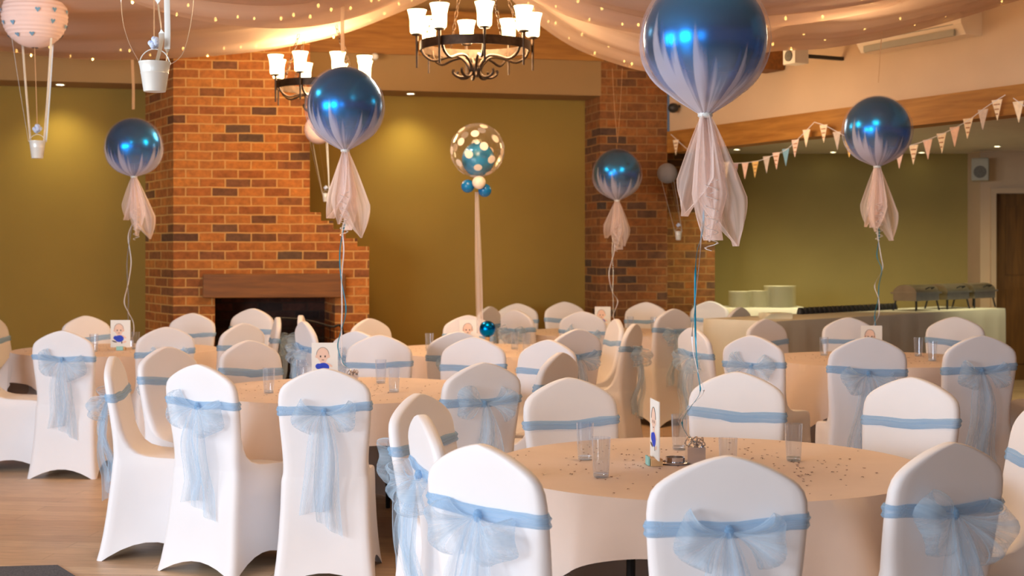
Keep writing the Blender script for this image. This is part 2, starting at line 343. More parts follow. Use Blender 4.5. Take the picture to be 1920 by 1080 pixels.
tr=MB(); tr.box((XD-.03,16.585,1.08),(.06,.05,2.16)); tr.box((XD+.46,16.585,2.19),(1.04,.05,.06)); tr.box((XD+.95,16.585,1.08),(.06,.05,2.16)); struct(tr.obj('trim_1',M['cream'],smooth=0))
hd=MB(); hd.tube([(XD+.8,16.69,1.02),(XD+.8,16.64,1.02),(XD+.7,16.64,1.02)],.01); h=hd.obj('door_handle',M['steel']); h.parent=d
# left side wall outside the picture edge
struct(wall_seg('wall_left',(-6.6,backY(-6.6,.3)),(-6.6,7.5),0,4.4,.2,M['tan'],-1))
# ---------------------------------------------------------------- fireplace
FL0=Vector((axp(325,13.2),13.2,0)); FA=R(8)
def fs(px): # distance along the breast front
    k=(px-960)/F; ux,uy=math.cos(FA),math.sin(FA); return (k*FL0.y-FL0.x)/(ux-k*uy)
def fz(py,px=500):
    Y=FL0.y+fs(px)*math.sin(FA); return H+(YH-py)/F*Y
s=lambda px:fs(px)
pol=[(0,0),(s(403),0),(s(403),fz(557)),(s(628),fz(557)),(s(628),0),(s(692),0),(s(692),fz(462,692)),(s(670),fz(462,692)),(s(670),fz(447,670)),(s(648),fz(447,670)),(s(648),fz(430,648)),(s(625),fz(430,648)),(s(625),fz(414,625)),(s(602),fz(414,625)),(s(602),fz(398,602)),(s(581),fz(398,602)),(s(581),4.4),(0,4.4)]
fp=MB(); n=len(pol)
bx,by=(-.42,.85) # back offset in local frame
def backpt(sx,z):
    # local depth direction leans left like the room; far left edge splays
    if sx<1e-6: return (-.36,.92,z)
    return (sx-.12,.92,z)
vs=[(a,0,z) for a,z in pol]+[backpt(a,z) for a,z in pol]
fp.add(vs,[tuple(range(n))]+[(i,(i+1)%n,n+(i+1)%n,n+i) for i in range(n)])
br=thing('fireplace','tall red brick chimney breast with stepped right shoulder and dark open hearth','fireplace',FL0,FA)
fp.obj('chimney_breast',M['brick'],br,smooth=0)
hb=MB(); hb.box(((s(403)+s(628))/2,.72,.6),(s(628)-s(403)+.1,.1,1.2)); hb.box(((s(403)+s(628))/2,.4,1.12),(s(628)-s(403)+.02,.7,.04)); 
hb.obj('hearth_back',M['brickD'],br,smooth=0)
mt=MB(); mx0,mx1=s(381),s(648); mt.box(((mx0+mx1)/2,-.02,(fz(513)+fz(558))/2),(mx1-mx0,.12,fz(513)-fz(558))); mtl=mt.obj('mantel_beam',M['mantel'],br,smooth=0)
bv=mtl.modifiers.new('bevel','BEVEL'); bv.width=.008; bv.segments=2
gd=thing('fire_guard','black wrought iron fire screen with curved top standing in the hearth','fire screen',FL0+Vector((math.cos(FA)*s(560),math.sin(FA)*s(560),0))+Vector((0,-.08,0)),FA)
g=MB(); gp=smoothpath([(-.62,0,.02),(-.62,0,.72),(-.3,0,.86),(0,0,.87),(.3,0,.8),(.42,0,.74),(.5,0,.02)],8); g.tube(gp,.012,6)
g.obj('frame',M['black'],gd)
g=MB()
for i in range(16):
    x=-.56+i*.066; top=interp([(-.62,.72),(-.3,.86),(0,.87),(.3,.8),(.42,.74),(.5,.7)],x)[0]; g.tube([(x,0,.03),(x,0,top)],.003,4)
for k in range(10): g.tube([(-.6,0,.06+k*.07),(.46,0,.06+k*.07)],.0025,4)
o=g.obj('mesh_bars',M['black'],gd)
# ---------------------------------------------------------------- chairs
PROF=[(0,-.285,.245,.232),(.05,-.272,.238,.224),(.12,-.258,.230,.216),(.22,-.243,.222,.208),(.34,-.228,.216,.202),(.43,-.218,.216,.200),(.458,-.216,.212,.199),(.474,-.214,.195,.197),(.482,-.213,.16,.195),(.486,-.213,.10,.194),(.490,-.213,.03,.193),(.497,-.213,-.03,.192),(.512,-.213,-.08,.191),(.54,-.214,-.118,.191),(.58,-.216,-.143,.193),(.63,-.221,-.163,.197),(.70,-.229,-.178,.203),(.76,-.238,-.190,.207),(.82,-.247,-.202,.209),(.855,-.252,-.208,.206),(.88,-.256,-.213,.198),(.898,-.258,-.217,.184),(.912,-.260,-.219,.166),(.926,-.262,-.221,.143),(.940,-.263,-.223,.116),(.952,-.264,-.225,.088),(.962,-.265,-.227,.060),(.969,-.264,-.229,.034),(.973,-.262,-.233,.012)]
def rrect(yr,yf,w,z,off=0,nm=8,nc=3,hem=0,hemS=0):
    yr-=off; yf+=off; w+=off
    rc=min(.028,w*.8,(yf-yr)*.48); P=[]
    def edge(p,q,hm,inw):
        for i in range(nm):
            t=(i+.5)/nm*2-1; k=1-abs(t)**1.9
            P.append(Vector((lerp(p[0],q[0],(t+1)/2)+inw[0]*k,lerp(p[1],q[1],(t+1)/2)+inw[1]*k,z+hm*k)))
    def corner(cx,cy,a0):
        for i in range(nc+1):
            a=a0+PI/2*i/nc; P.append(Vector((cx+rc*math.cos(a),cy+rc*math.sin(a),z)))
    c=.018 if z<.4 else 0
    edge((-w+rc,yr),(w-rc,yr),hem,(0,c*min(1,(.4-z)*3) if c else 0)); corner(w-rc,yr+rc,-PI/2)
    edge((w,yr+rc),(w,yf-rc),hemS,(-c,0)); corner(w-rc,yf-rc,0)
    edge((w-rc,yf),(-w+rc,yf),hem,(0,-c)); corner(-w+rc,yf-rc,PI/2)
    edge((-w,yf-rc),(-w,yr+rc),hemS,(c,0)); corner(-w+rc,yr+rc,PI)
    return P
def cover_mesh():
    mb=MB(); rs=[]
    for z,yr,yf,w in PROF:
        k=max(0,1-z/.36); k=k*k
        rs.append(rrect(yr,yf,w,z,hem=.062*k,hemS=.085*k))
    mb.rings(rs,True,False,True)
    # ledge under the seat so the cover is a closed skirt line
    return mb
def prof_at(z): return interp(PROF,z)
def band_mesh(seed):
    r=random.Random(seed); mb=MB(); rs=[]
    tilt=r.uniform(-.012,.012); hw=.017+r.uniform(0,.005)
    for k,(dz,of) in enumerate(((-1,.003),(-.6,.008),(-.1,.005),(.35,.009),(.7,.006),(1,.003))):
        z=.792+dz*hw; yr,yf,w=prof_at(z); ring=rrect(yr,yf,w,z,off=of)
        for p in ring:
            u=noise.noise(Vector((p.x*14+seed,p.y*14,dz*2)))
            p.z+=tilt*p.x/.2+.006*u*(1 if abs(dz)>.5 else .4); 
            if p.y<-.15: p.z-=.012*(1-abs(p.x)/.2)**2
        rs.append(ring)
    mb.rings(rs); return mb
def loop_mesh(side,L,spread,base,bulge,seed):
    mb=MB(); nu,nv=18,14; rs=[]
    for i in range(nu+1):
        a=i/nu; row=[]
        for j in range(nv+1):
            v=j/nv*2-1
            ang=base+v*spread*(.35+.65*math.sin(PI*a)); rr=L*(math.sin(PI*a)**.75)*(1-.22*v*v+.06*math.sin(v*5+seed))+.008
            fold=.014*math.sin(v*6+seed+a*3)*math.sin(PI*a)
            y=-.018-bulge*max(0,math.sin(2*PI*a))-.006*math.sin(PI*a)+fold
            row.append(Vector((side*math.cos(ang)*rr,y,math.sin(ang)*rr)))
        rs.append(row)
    mb.rings(rs,close=False)
    return mb
def tail_mesh(side,Ln,wid,dx,seed):
    mb=MB(); nt_,nv=22,16; rs=[]
    for i in range(nt_+1):
        t=i/nt_; row=[]
        for j in range(nv+1):
            v=j/nv*2-1
            wd=.010+wid*(1-math.exp(-t*4.5))
            x=side*dx*t**.7+v*wd+.006*math.sin(t*7+seed)
            y=-.018-.018*math.sin(v*5+seed+t*1.5)*min(1,t*4)-.035*math.sin(PI*min(1,t*1.3))-.006*math.sin(t*9+seed*2)
            z=-t*Ln*(1+.05*v*side)-.012*v*(t>.96)
            row.append(Vector((x,y,z)))
        rs.append(row)
    mb.rings(rs,close=False); return mb
def sheet_thick(o,t=.0006): pass
CHM=cover_mesh().mesh('chair_cover',M['cover'],60)
# label (root), variants of bow
VARS=[]
for k in range(5):
    r=random.Random(k*11+3)
    v=dict(band=band_mesh(k+1).mesh('sash_band',M['sash'],60))
    kn=MB(); kn.sphere((0,-.012,0),.0125,12,8,1.5); v['knot']=kn.mesh('bow_knot',M['sash'],60)
    v['loops']=[loop_mesh(sd,r.uniform(.13,.175),r.uniform(.6,.9),r.uniform(-.55,-.1) if k!=4 else r.uniform(.0,.3),r.uniform(.05,.08),k*3+sd).mesh('bow_loop',M['bow'],70) for sd in(-1,1)]
    v['tails']=[tail_mesh(sd,r.uniform(.40,.56),r.uniform(.045,.07),r.uniform(.015,.06),k*5+sd).mesh('bow_tail',M['bow'],70) for sd in(-1,1)]
    VARS.append(v)
def chair_proto(k):
    t=thing('banquet_chair','x','chair'); v=VARS[k]
    def ch(n,me,p,loc=(0,0,0)):
        o=bpy.data.objects.new(n,me); COL.objects.link(o); o.parent=p; o.location=loc; return o
    ch('chair_cover',CHM,t)
    s_=ch('sash',v['band'],t); 
    p=(0,prof_at(.79)[0]-.006,.78)
    ch('bow_knot',v['knot'],s_,p)
    for m in v['loops']: ch('bow_loop',m,s_,p)
    for m in v['tails']: ch('bow_tail',m,s_,p)
    reg(t); return t
protos=[]; used=set()
ZT=.973
def chair(px,ytop,az,label,group,var=0,sc=1,Y=None):
    if Y is None: Y=(H-ZT*sc)*F/(ytop-YH)
    X=axp(px,Y); d=Vector((math.cos(R(az)),math.sin(R(az)),0))
    loc=Vector((X,Y,0))+d*.25*sc
    while len(protos)<=var: protos.append(None)
    if protos[var] is None: protos[var]=chair_proto(var); o=protos[var]
    else: o=copy_tree(protos[var])
    o.location=loc; o.rotation_euler=(0,0,R(az-90)); o.scale=(sc,sc,sc)
    tag(o,label,'chair',group); return o
G1,G2,G3,G4,G5,G6=['covered chairs around the '+w for w in ('front right table','middle left table','far left table','centre table in front of the olive wall','far table beside the brick pier','right table near the buffet')]
CH=[
(900,833,50,'white covered chair nearest the bottom centre, back angled left, wide blue bow',G1,0),
(1366,855,90,'white covered chair at bottom right of centre, back square to view, bow below',G1,1),
(1785,830,118,'greyish covered chair at bottom right, back turned right with lit left edge and blue bow',G1,2),
(1066,708,-70,'covered chair behind the front table left of the upright card, slanted blue band',G1,3),
(1382,697,-101,'covered chair directly behind the ribbon weight of the front table, plain blue band',G1,1),
(1712,707,-128,'bright white covered chair behind right of the front table, blue band sloping down',G1,2),
(1950,760,178,'covered chair cut by the right picture edge, seen from the side beside the front table',G1,0),
(790,778,16,'narrow white chair back seen edge-on, blue bow trailing left, beside the front table',G1,0),
(782,738,-28,'covered chair with shaded brown front and bright curved left edge, left of the front table',G1,3),
(907,680,118,'grey shaded covered chair with a full blue bow, between the middle left and front tables',G2,4),
(372,683,62,'white covered chair at left with bow and long tail, angled towards the middle left table',G2,2),
(608,691,92,'white covered chair square to view before the middle left table, bow with spread loops',G2,1),
(466,638,-48,'shaded brown covered chair behind the middle left table, left of the baby card',G2,1),
(712,628,-92,'pale covered chair with plain blue band right behind the two middle glasses',G2,3),
(311,650,-36,'shaded brown covered chair with bright left edge, behind the left bow chair',G2,1),
(210,668,5,'covered chair in side view at left on the wooden floor, blue bow trailing behind it',G2,0),
(1030,637,-126,'bright white covered chair partly hidden, blue band on its left part, behind the brown one',G2,3),
(1052,661,150,'small brown shaded chair back with bright left rim, overlapping a bright white chair',G2,0),
(890,632,-106,'bright white covered chair with plain blue band, between the middle and centre tables',G2,2),
(117,620,88,'white covered chair with blue bow, back square to view, before far left table',G3,2),
(312,613,120,'grey shaded covered chair right of the far left table, blue band, bright left rim',G3,1),
(160,592,-50,'brownish covered chair behind the far left table, left of the baby card with blue outfit',G3,0),
(362,587,-101,'pale mauve covered chair behind the far left table before the brick fireplace',G3,3),
(457,606,140,'greyish chair back with lit left rim in front of the dark hearth',G3,0),
(475,589,-112,'pale covered chair furthest back in front of the dark hearth',G3,1,1.03,12.4),
(522,593,-166,'narrow pale chair with blue band standing before the hearth opening',G3,2,1,11.4),
(878,591,-86,'covered chair directly behind the card on the centre table',G4,1),
(860,622,96,'grey covered chair back just behind the bright white chair left of centre',G4,0),
(668,624,62,'white covered chair back overlapped by the chair with the plain band',G4,3,1,9.45),
(1083,617,123,'taupe shaded chair back with dull grey bow, right of the centre table',G4,1),
(1157,598,-168,'covered chair in side view facing left, right of the centre table',G4,2),
(1190,607,158,'narrow brown chair back with pale left rim and grey bow, left of big taupe back',G4,0),
(569,616,26,'white chair back turned edge-on with blue bow, before the dark hearth',G4,0,1.03,10.15),
(563,606,4,'chair just peeping out behind the edge-on white chair by the hearth',G4,1,1.03,11.1),
(692,597,-42,'tan shaded covered chair against the olive wall right of the fireplace',G4,2),
(1092,584,80,'pale covered chair back before the far table, behind the taupe chair with grey bow',G5,3),
(967,581,44,'bluish white chair back with sheer bow, left of the far table',G5,1),
(970,569,-85,'tan chair behind the bluish white chair back near the olive wall',G5,2),
(919,571,150,'narrow tan chair left of the others at the far table, beside the balloon ribbon',G5,0,1,13.6),
(1058,563,-74,'taupe covered chair behind the far table against the olive wall',G5,1,1.02,14.3),
(1212,562,-108,'mauve covered chair behind the far table against the brick pier',G5,3,1.02,14.2),
(1332,565,-122,'pale covered chair right of the brick pier behind the far table',G5,2,1.02,14.5),
(1264,579,128,'large taupe chair back before the brick pier with dark blue band',G5,0,1.03),
(1388,576,140,'brown chair back with pale left rim just below the plate stacks',G5,1),
(1298,614,24,'pale chair back edge-on with sheer blue bow hanging left, left of the right table',G6,0),
(1410,629,56,'bright white covered chair with bow, left front of the right table',G6,4),
(1628,632,88,'mauve white covered chair with blue bow in front of the right table card',G6,0,1.05),
(1840,629,97,'mauve white covered chair with long pale bow nearest the right edge at the right table',G6,1,1.05),
(1434,598,-56,'rosy brown covered chair behind the right table, left of its glass',G6,2),
(1590,595,-92,'mauve covered chair behind the right table in front of the buffet cloth',G6,3),
(1791,594,-107,'pale covered chair behind the right table by the right end of the buffet',G6,1,1.03),
(2040,640,180,'covered chair mostly beyond the right edge, its seat showing beside the right table',G6,2,1,9.7),
(-42,620,12,'covered chair cut by left edge, white seat and skirt showing above the floor',G3,1,1,9.9),
(-14,611,-6,'covered chair cut by the left edge, brownish back and blue band beyond the white seat',G3,2,1,11.4),
]
for c in CH: chair(*c)
# ---------------------------------------------------------------- tables
def tables():
    spec=[('front right',1325,5.05,.30,'front right table with glasses and an edge-on card'),
    ('middle left',650,7.8,.55,'middle left table behind the two white chairs with bows'),
    ('far left',218,10.95,.75,'far left table with the blue baby card'),
    ('centre',900,10.9,.5,'centre table in front of the olive wall'),
    ('far',1130,13.3,.2,'far table beside the brick pier'),
    ('right',1640,10.0,.35,'right table in front of the buffet')]
    proto=None; out=[]
    for i,(nm,px,Y,rot,desc) in enumerate(spec):
        X=axp(px,Y)
        if proto is None:
            proto=thing('round_table','x','table')
            t=MB(); t.lathe([(.01,.722),(.745,.722),(.755,.728),(.755,.741),(.75,.745),(.01,.745)],n=64); t.obj('tabletop',M['pine'],proto)
            t=MB()
            t.tube([(.5*math.cos(2*PI*k/24),.5*math.sin(2*PI*k/24),.705) for k in range(25)],.015,6,cap=False); t.box((0,.3,.7),(.9,.03,.03)); t.box((0,-.3,.7),(.9,.03,.03)); t.obj('underframe',M['black'],proto)
            for sx in(-1,1):
                for sy in(-1,1):
                    t=MB(); t.tube([(sx*.42,sy*.34,.715),(sx*.44,sy*.38,.35),(sx*.46,sy*.42,.0)],.0145,8); t.obj('leg',M['black'],proto)
            reg(proto); o=proto
        else: o=copy_tree(proto)
        o.location=(X,Y,0); o.rotation_euler=(0,0,rot)
        tag(o,'round folding table, the '+desc,'table','round banquet tables')
        # square cloth
        mb=MB(); r0=.762; half=.93+(.03 if i else 0); nth=192; rs=[]; Lr=[0.02,.2,.4,.6,.7,.745,.757]
        rr=random.Random(i+4); ph=[rr.uniform(0,6) for _ in range(4)]; ca=R((26,62,0,20,30,38)[i])
        for q in Lr: rs.append([Vector((q*math.cos(2*PI*k/nth),q*math.sin(2*PI*k/nth),.748)) for k in range(nth)])
        m=12
        for q in range(m+1):
            row=[]
            for k in range(nth):
                th=2*PI*k/nth; a=th-ca; mmx=half/max(abs(math.cos(a+PI/4)),abs(math.sin(a+PI/4)))
                ov=min(mmx,half*1.36)-r0; d=ov*q/m
                da=((a+PI/4)%(PI/2))-PI/4
                cone=math.exp(-(da/.20)**2); side=math.exp(-((abs(da)-.42)/.16)**2)
                rip=.5*math.sin(9*th+ph[0])+.5*math.sin(17*th+ph[1])
                out_=max(.004,.008+d*(.42*math.exp(-(da/.13)**2)-.10*math.exp(-((abs(da)-.30)/.10)**2)+.13*rip+.10))
                rad=r0+out_-.008*math.exp(-d*60)
                # gathered cloth swings sideways towards the corner fold
                th2=th+.25*da*cone*min(1,d*3)*-1
                z=.748-.006*min(1,d*80)-math.sqrt(max(0,d*d-(out_*.8)**2))
                row.append(Vector((rad*math.cos(th2),rad*math.sin(th2),z)))
            rs.append(row)
        mb.rings(rs,True,True,False)
        c=mb.obj('tablecloth',M['cloth'],loc=(X,Y,0),smooth=60); tag(c,'ivory square cloth draped over the '+desc,'tablecloth','ivory tablecloths')
        # creases
        out.append((X,Y,o))
        # confetti
        mb=MB(); r2=random.Random(90+i)
        for cc in range(260 if i==0 else 150):
            a=r2.uniform(0,2*PI); q=min(.7,abs(r2.gauss(.38,.17))); sz=r2.uniform(.0035,.0075)
            b=r2.uniform(0,6); cx,cy=q*math.cos(a),q*math.sin(a)
            vs=[Vector((cx+sz*math.cos(b+k*PI/3)*(1 if k%2 else .5),cy+sz*math.sin(b+k*PI/3)*(1 if k%2 else .5),.7495+.0012*(k%3))) for k in range(6)]
            mb.add(vs,[tuple(range(6))])
        o2=mb.obj('table_confetti',M['confetti'],loc=(X,Y,0),smooth=0); tag(o2,'tiny dark foil confetti scattered on the '+desc,'confetti',None,'stuff')
    return out
TB=tables()
ZC=.7485
# ---------------------------------------------------------------- glasses
gp=thing('tumbler','x','glass')
g=MB(); g.lathe([(.0255,.001),(.0265,.010),(.0285,.05),(.0315,.132),(.0300,.132),(.0272,.05),(.0245,.014),(.002,.013)],n=28,cap0=True,cap1=True); g.obj('glass_wall',M['glass'],gp)
g=MB(); g.lathe([(.002,.002),(.0245,.002),(.0255,.006),(.025,.012),(.002,.0125)],n=28); g.obj('glass_base',M['gbase'],gp); reg(gp)
K=(H-ZC)*F
GL=[(1097,862,'clear tall glass, left and further of the pair on the front table'),(1127,895,'clear tall glass, nearer of the pair on the front table'),
(1274,843,'clear tall glass right of the edge-on card, behind the silver weight'),(1365,897,'clear glass whose rim shows just above the bottom chair, right of the silver weight'),(1488,864,'clear tall glass alone at the right of the front table'),
(504,737,'clear glass between the two white bow chairs on the middle left table'),(714,718,'clear glass further back of the pair right on the middle left table'),(739,735,'clear glass nearer of the pair right on the middle left table'),(566,718,'clear glass just left of the middle left table card, blue bow behind it'),
(176,660,'clear glass left of the blue baby card on the far left table'),(254,655,'clear glass right of the blue baby card on the far left table'),
(805,658,'clear glass at the left end of the centre table'),(965,655,'clear glass left of the pair on the centre table'),(987,659,'clear glass right of the pair on the centre table'),
(1182,620,'clear glass left of the pair on the far table'),(1226,621,'clear glass right of the pair on the far table'),
(1545,667,'clear glass at the left part of the right table'),(1722,668,'clear glass further back of the pair on the right table'),(1748,677,'clear glass nearer of the pair at the right on the right table')]
for i,(px,yb,lab) in enumerate(GL):
    Y=K/(yb-YH); o=gp if i==0 else copy_tree(gp)
    o.location=(axp(px,Y),Y,ZC+.001); tag(o,lab,'glass','tumblers on the tables')
# ---------------------------------------------------------------- cards
def ell(mb,cx,cz,rx,rz,y,n=20,a=0):
    mb.add([Vector((cx+rx*math.cos(2*PI*k/n)*math.cos(a)-rz*math.sin(2*PI*k/n)*math.sin(a),y,cz+rx*math.cos(2*PI*k/n)*math.sin(a)+rz*math.sin(2*PI*k/n)*math.cos(a))) for k in range(n)],[tuple(range(n))])
cp=thing('table_card','x','card')
c=MB(); c.box((0,0,.125),(.148,.004,.205)); y=-.0025
c.cur=1
ell(c,-.012,.160,.034,.040,y); ell(c,-.010,.128,.020,.018,y-.0001); ell(c,-.046,.150,.007,.010,y); ell(c,.022,.150,.007,.010,y)
ell(c,.024,.102,.022,.007,y-.0002,a=-.5); ell(c,.028,.062,.018,.007,y-.0002,a=.3)
c.cur=2; ell(c,-.008,.088,.033,.026,y-.0004); ell(c,-.035,.094,.018,.016,y-.0005)
c.cur=3
for ex in(-.024,.002): ell(c,ex,.150,.0045,.006,y-.0004,12)
ell(c,-.011,.130,.008,.002,y-.0004,12)
c.tube([(-.012+.035*math.cos(a),y-.0003,.160+.041*math.sin(a)) for a in [PI*k/14 for k in range(15)]],.001,4)
ell(c,-.045,.066,.02,.005,y-.0004,12,-.3); ell(c,.01,.058,.004,.009,y-.0004,12)
co=c.obj('card',[M['card'],M['skin'],M['inkB'],M['ink']],cp,smooth=0)
c=MB(); c.box((0,0,.012),(.075,.04,.024)); c.obj('card_block',M['pine'],cp,smooth=0)
c=MB(); c.box((0,-.026,.016),(.05,.006,.03)); c.obj('number_tag',M['tealL'],cp,smooth=0); reg(cp)
CD=[(226,657,2,'upright white card with a bald baby drawing in blue outfit on the far left table'),
(609,718,6,'white baby card showing above the square white chair on the middle left table'),
(880,656,0,'white baby card on the centre table beside a dark blue ball'),
(1130,621,-4,'small white baby card on the far table before the brick pier'),
(1634,672,0,'white baby card peeping over a chair back on the right table'),
(1228,872,-84,'white card seen edge-on in its wooden block on the front table')]
for i,(px,yb,rz,lab) in enumerate(CD):
    Y=K/(yb-YH); o=cp if i==0 else copy_tree(cp)
    o.location=(axp(px,Y),Y,ZC+.001); o.rotation_euler=(0,0,R(rz)); tag(o,lab,'card','baby drawing cards on the tables')
b=MB(); Y=10.75; p=at(914,617,Y); b.sphere((0,0,0),.062,24,14); o=b.obj('decorative_ball',M['foil'],loc=(p.x,Y,p.z)); 
b2=MB(); b2.lathe([(.03,0),(.05,.004),(.02,.02),(.014,.06),(.02,p.z-.06-ZC)],n=20); o2=b2.obj('ball_stand',M['pine'],o,loc=(0,0,ZC-p.z+.001)); tag(o,'dark blue ball on a little stand beside the card on the centre table','ornament')
# ---------------------------------------------------------------- balloons
def ribbon_path(pts,px0=0):
    return smoothpath(pts,8)
def balloon(px,py,rp,Y,tie_y,tail_y,path,wt,lab,seed,loc_w,cols=('ribW','ribB'),lean=0):
    c=at(px,py,Y); r=rp/F*Y
    root=thing('wrapped_balloon',lab,'balloon',(c.x,c.y,c.z),0,'blue foil balloons wrapped in tulle')
    b=MB(); m=20
    b.lathe([(max(.0005,r*.955*math.sin(PI*i/m)),-r*.98*math.cos(PI*i/m)) for i in range(m+1)],n=48); b.obj('balloon',M['foil'],root,smooth=80)
    zt=at(px,tie_y,Y).z-c.z; zb=at(px,tail_y,Y).z-c.z; rr=random.Random(seed)
    # wrap: sphere above the equator, cone below gathered to the tie
    sc=r/.225; rs=[]; n=72; ph=[rr.uniform(0,6) for _ in range(4)]
    prof=[(PI*(1-i/13*.62)) for i in range(14)]
    P=[(max(.002,r*1.0*math.sin(PI-a)),-r*1.0*math.cos(a)) for a in prof]
    P=[(x,-z) if False else (x,z) for x,z in P]
    a1=PI*.38; P=[]
    aend=math.acos(max(-.97,min(-.5,-r/abs(zt))))
    for i in range(22):
        a=(i/21)*aend; P.append((max(.002,r*1.012*math.sin(a)),r*1.012*math.cos(a)))
    last=P[-1]; k=8
    for i in range(1,k+1):
        t=i/k; x=lerp(last[0],r*.07,t)*(1+.05*math.sin(PI*t)); P.append((x,lerp(last[1],zt,t)))
    for x,z in P:
        g_=max(0,min(1,(.25*r-z)/(1.2*r))); row=[]
        for j in range(n):
            th=2*PI*j/n; w=abs(math.sin(th*4.5+ph[0]))**.6+.35*math.sin(13*th+ph[1])+.2*math.sin(23*th+ph[2])
            q=x*(1+.05*g_*w)+r*.012*max(0,g_)*w
            if z>0: q=x*1.0
            row.append(Vector((q*math.cos(th),q*math.sin(th),z)))
        rs.append(row)
    b=MB(); b.rings(rs,True,True,False); o=b.obj('tulle_wrap',M['tulle'],root,smooth=80); o.scale=(1,1,1)
    # tie band
    b=MB(); b.lathe([(r*.08,zt-.012*sc),(r*.115,zt-.006*sc),(r*.115,zt+.006*sc),(r*.08,zt+.012*sc)],n=20,cap0=False,cap1=False); b.obj('tie_ribbon',M['satin'],root)
    # tail: three overlapping pleated flaps
    Lt=zt-zb
    for q,(yaw,wd,ln,dx,dy,pt) in enumerate(((.15,.50,1.0,.30,-.06,.45),(-.5,.40,.78,-.36,-.02,-.4),(.9,.40,.93,.02,.10,.1),(-.1,.30,.92,-.06,-.14,-.3),(2.0,.36,.7,.12,.12,.3))):
        rows=[]; nt_,nv=24,22; jit=rr.uniform(-.08,.08)
        for i in range(nt_+1):
            t=i/nt_; row=[]
            wt_=r*(.07+wd*t**.8)*(1 if t<.62 else max(.03,(1-((t-.62)/.38)**1.15)))
            for j in range(nv+1):
                v=j/nv*2-1
                x=v*wt_+r*(pt*.35*max(0,t-.6)); y=r*(.05+.10*t)*math.sin(v*4.5+ph[q%4]+t*1.3)+r*.03*math.sin(v*13+ph[0])
                xx=x*math.cos(yaw)-y*math.sin(yaw)+(dx+jit)*r*t; yy=x*math.sin(yaw)+y*math.cos(yaw)+dy*r*(t+.3)
                row.append(Vector((xx+lean*t*r,yy,zt-Lt*(ln+jit)*t)))
            rows.append(row)
        b=MB(); b.rings(rows,close=False); b.obj('tulle_tail',M['tail'],root,smooth=80)
    b=MB(); b.tube([(r*.1*math.cos(q*.9)+lean*r*.7,-r*.22+r*.1*math.sin(q*.9),zt-Lt*(.5+.5*q/44)) for q in range(48)],r*.016,5,flat=.4); b.obj('curled_ribbon',M['ribW'],root)
    # ribbons to the weight
    off=Vector((c.x,c.y,c.z))
    wl=Vector(loc_w)-off
    for q,cn in enumerate(cols):
        pp=[]
        for i,(x,y_) in enumerate(path):
            t=i/(len(path)-1); Yk=lerp(Y,loc_w[1],t)
            p=at(x+(q*2-1)*(4 if 0<i<len(path)-1 else 0)*math.sin(i*1.7+1)*(10.9/Y)**-.2,y_,Yk)-off; pp.append(p)
        pp=[Vector((path and pp[0].x,0,zt))]+pp+[wl+Vector((0,0,.05))] if False else pp+[wl+Vector((0,0,wt*.8))]
        b=MB(); b.tube(smoothpath(pp,8),.0034 if Y<12 else .004,6,flat=.25); b.obj('ribbon',M[cn],root)
    b=MB(); w=wt*.55
    b.box((0,0,w*.62),(w*1.35,w*1.35,w*1.24)); b.tube([(w*.5*math.cos(a),0,w*1.3+w*.3*math.sin(a)) for a in [PI*k/8 for k in range(9)]],.004,6)
    for kk in range(5):
        aa=kk*1.256; b.tube(smoothpath([(0,0,w*1.2),(w*.5*math.cos(aa),w*.5*math.sin(aa),w*1.9),(w*.8*math.cos(aa+.7),w*.8*math.sin(aa+.7),w*1.45),(w*.5*math.cos(aa+1.2),w*.5*math.sin(aa+1.2),w*1.25)],5),.0025,5)
    wo=b.obj('balloon_weight',M['silver'],root,smooth=40,loc=wl)
    return root
def onT(px,yb): Y=K/(yb-YH); return (axp(px,Y),Y,ZC+.001)
balloon(1322,72,121,5.05,215,462,[(1318,380),(1317,430),(1309,480),(1304,560),(1301,640),(1309,700),(1316,735),(1295,762),(1276,790),(1290,815),(1306,832)],.085,'large blue foil balloon in white tulle floating above the front right table',1,onT(1304,868),lean=.1)
balloon(647,198,74,7.8,282,438,[(655,400),(644,425),(641,470),(640,520),(645,580),(640,620),(637,650),(642,680),(655,692)],.075,'blue foil balloon in white tulle floating before the fireplace over the middle left table',2,onT(662,720))
balloon(251,275,54,10.9,331,446,[(248,420),(242,445),(242,490),(240,530),(237,565),(240,585),(246,605),(250,630)],.07,'blue foil balloon in tulle at left against the olive wall and chimney side',3,onT(243,650),cols=('ribW','ribS'),lean=.2)
balloon(1157,325,46,13.7,376,468,[(1150,430),(1150,470),(1146,510),(1148,545),(1154,565),(1150,590),(1152,600)],.07,'blue foil balloon in tulle before the brick pier over the far table',4,onT(1150,621),cols=('ribS','ribW'))
balloon(1645,243,64,9.95,312,446,[(1645,410),(1647,440),(1648,480),(1654,505),(1644,535),(1647,560),(1644,590),(1640,610),(1640,640)],.07,'blue foil balloon in white tulle at right below the bunting over the right table',5,onT(1641,668))
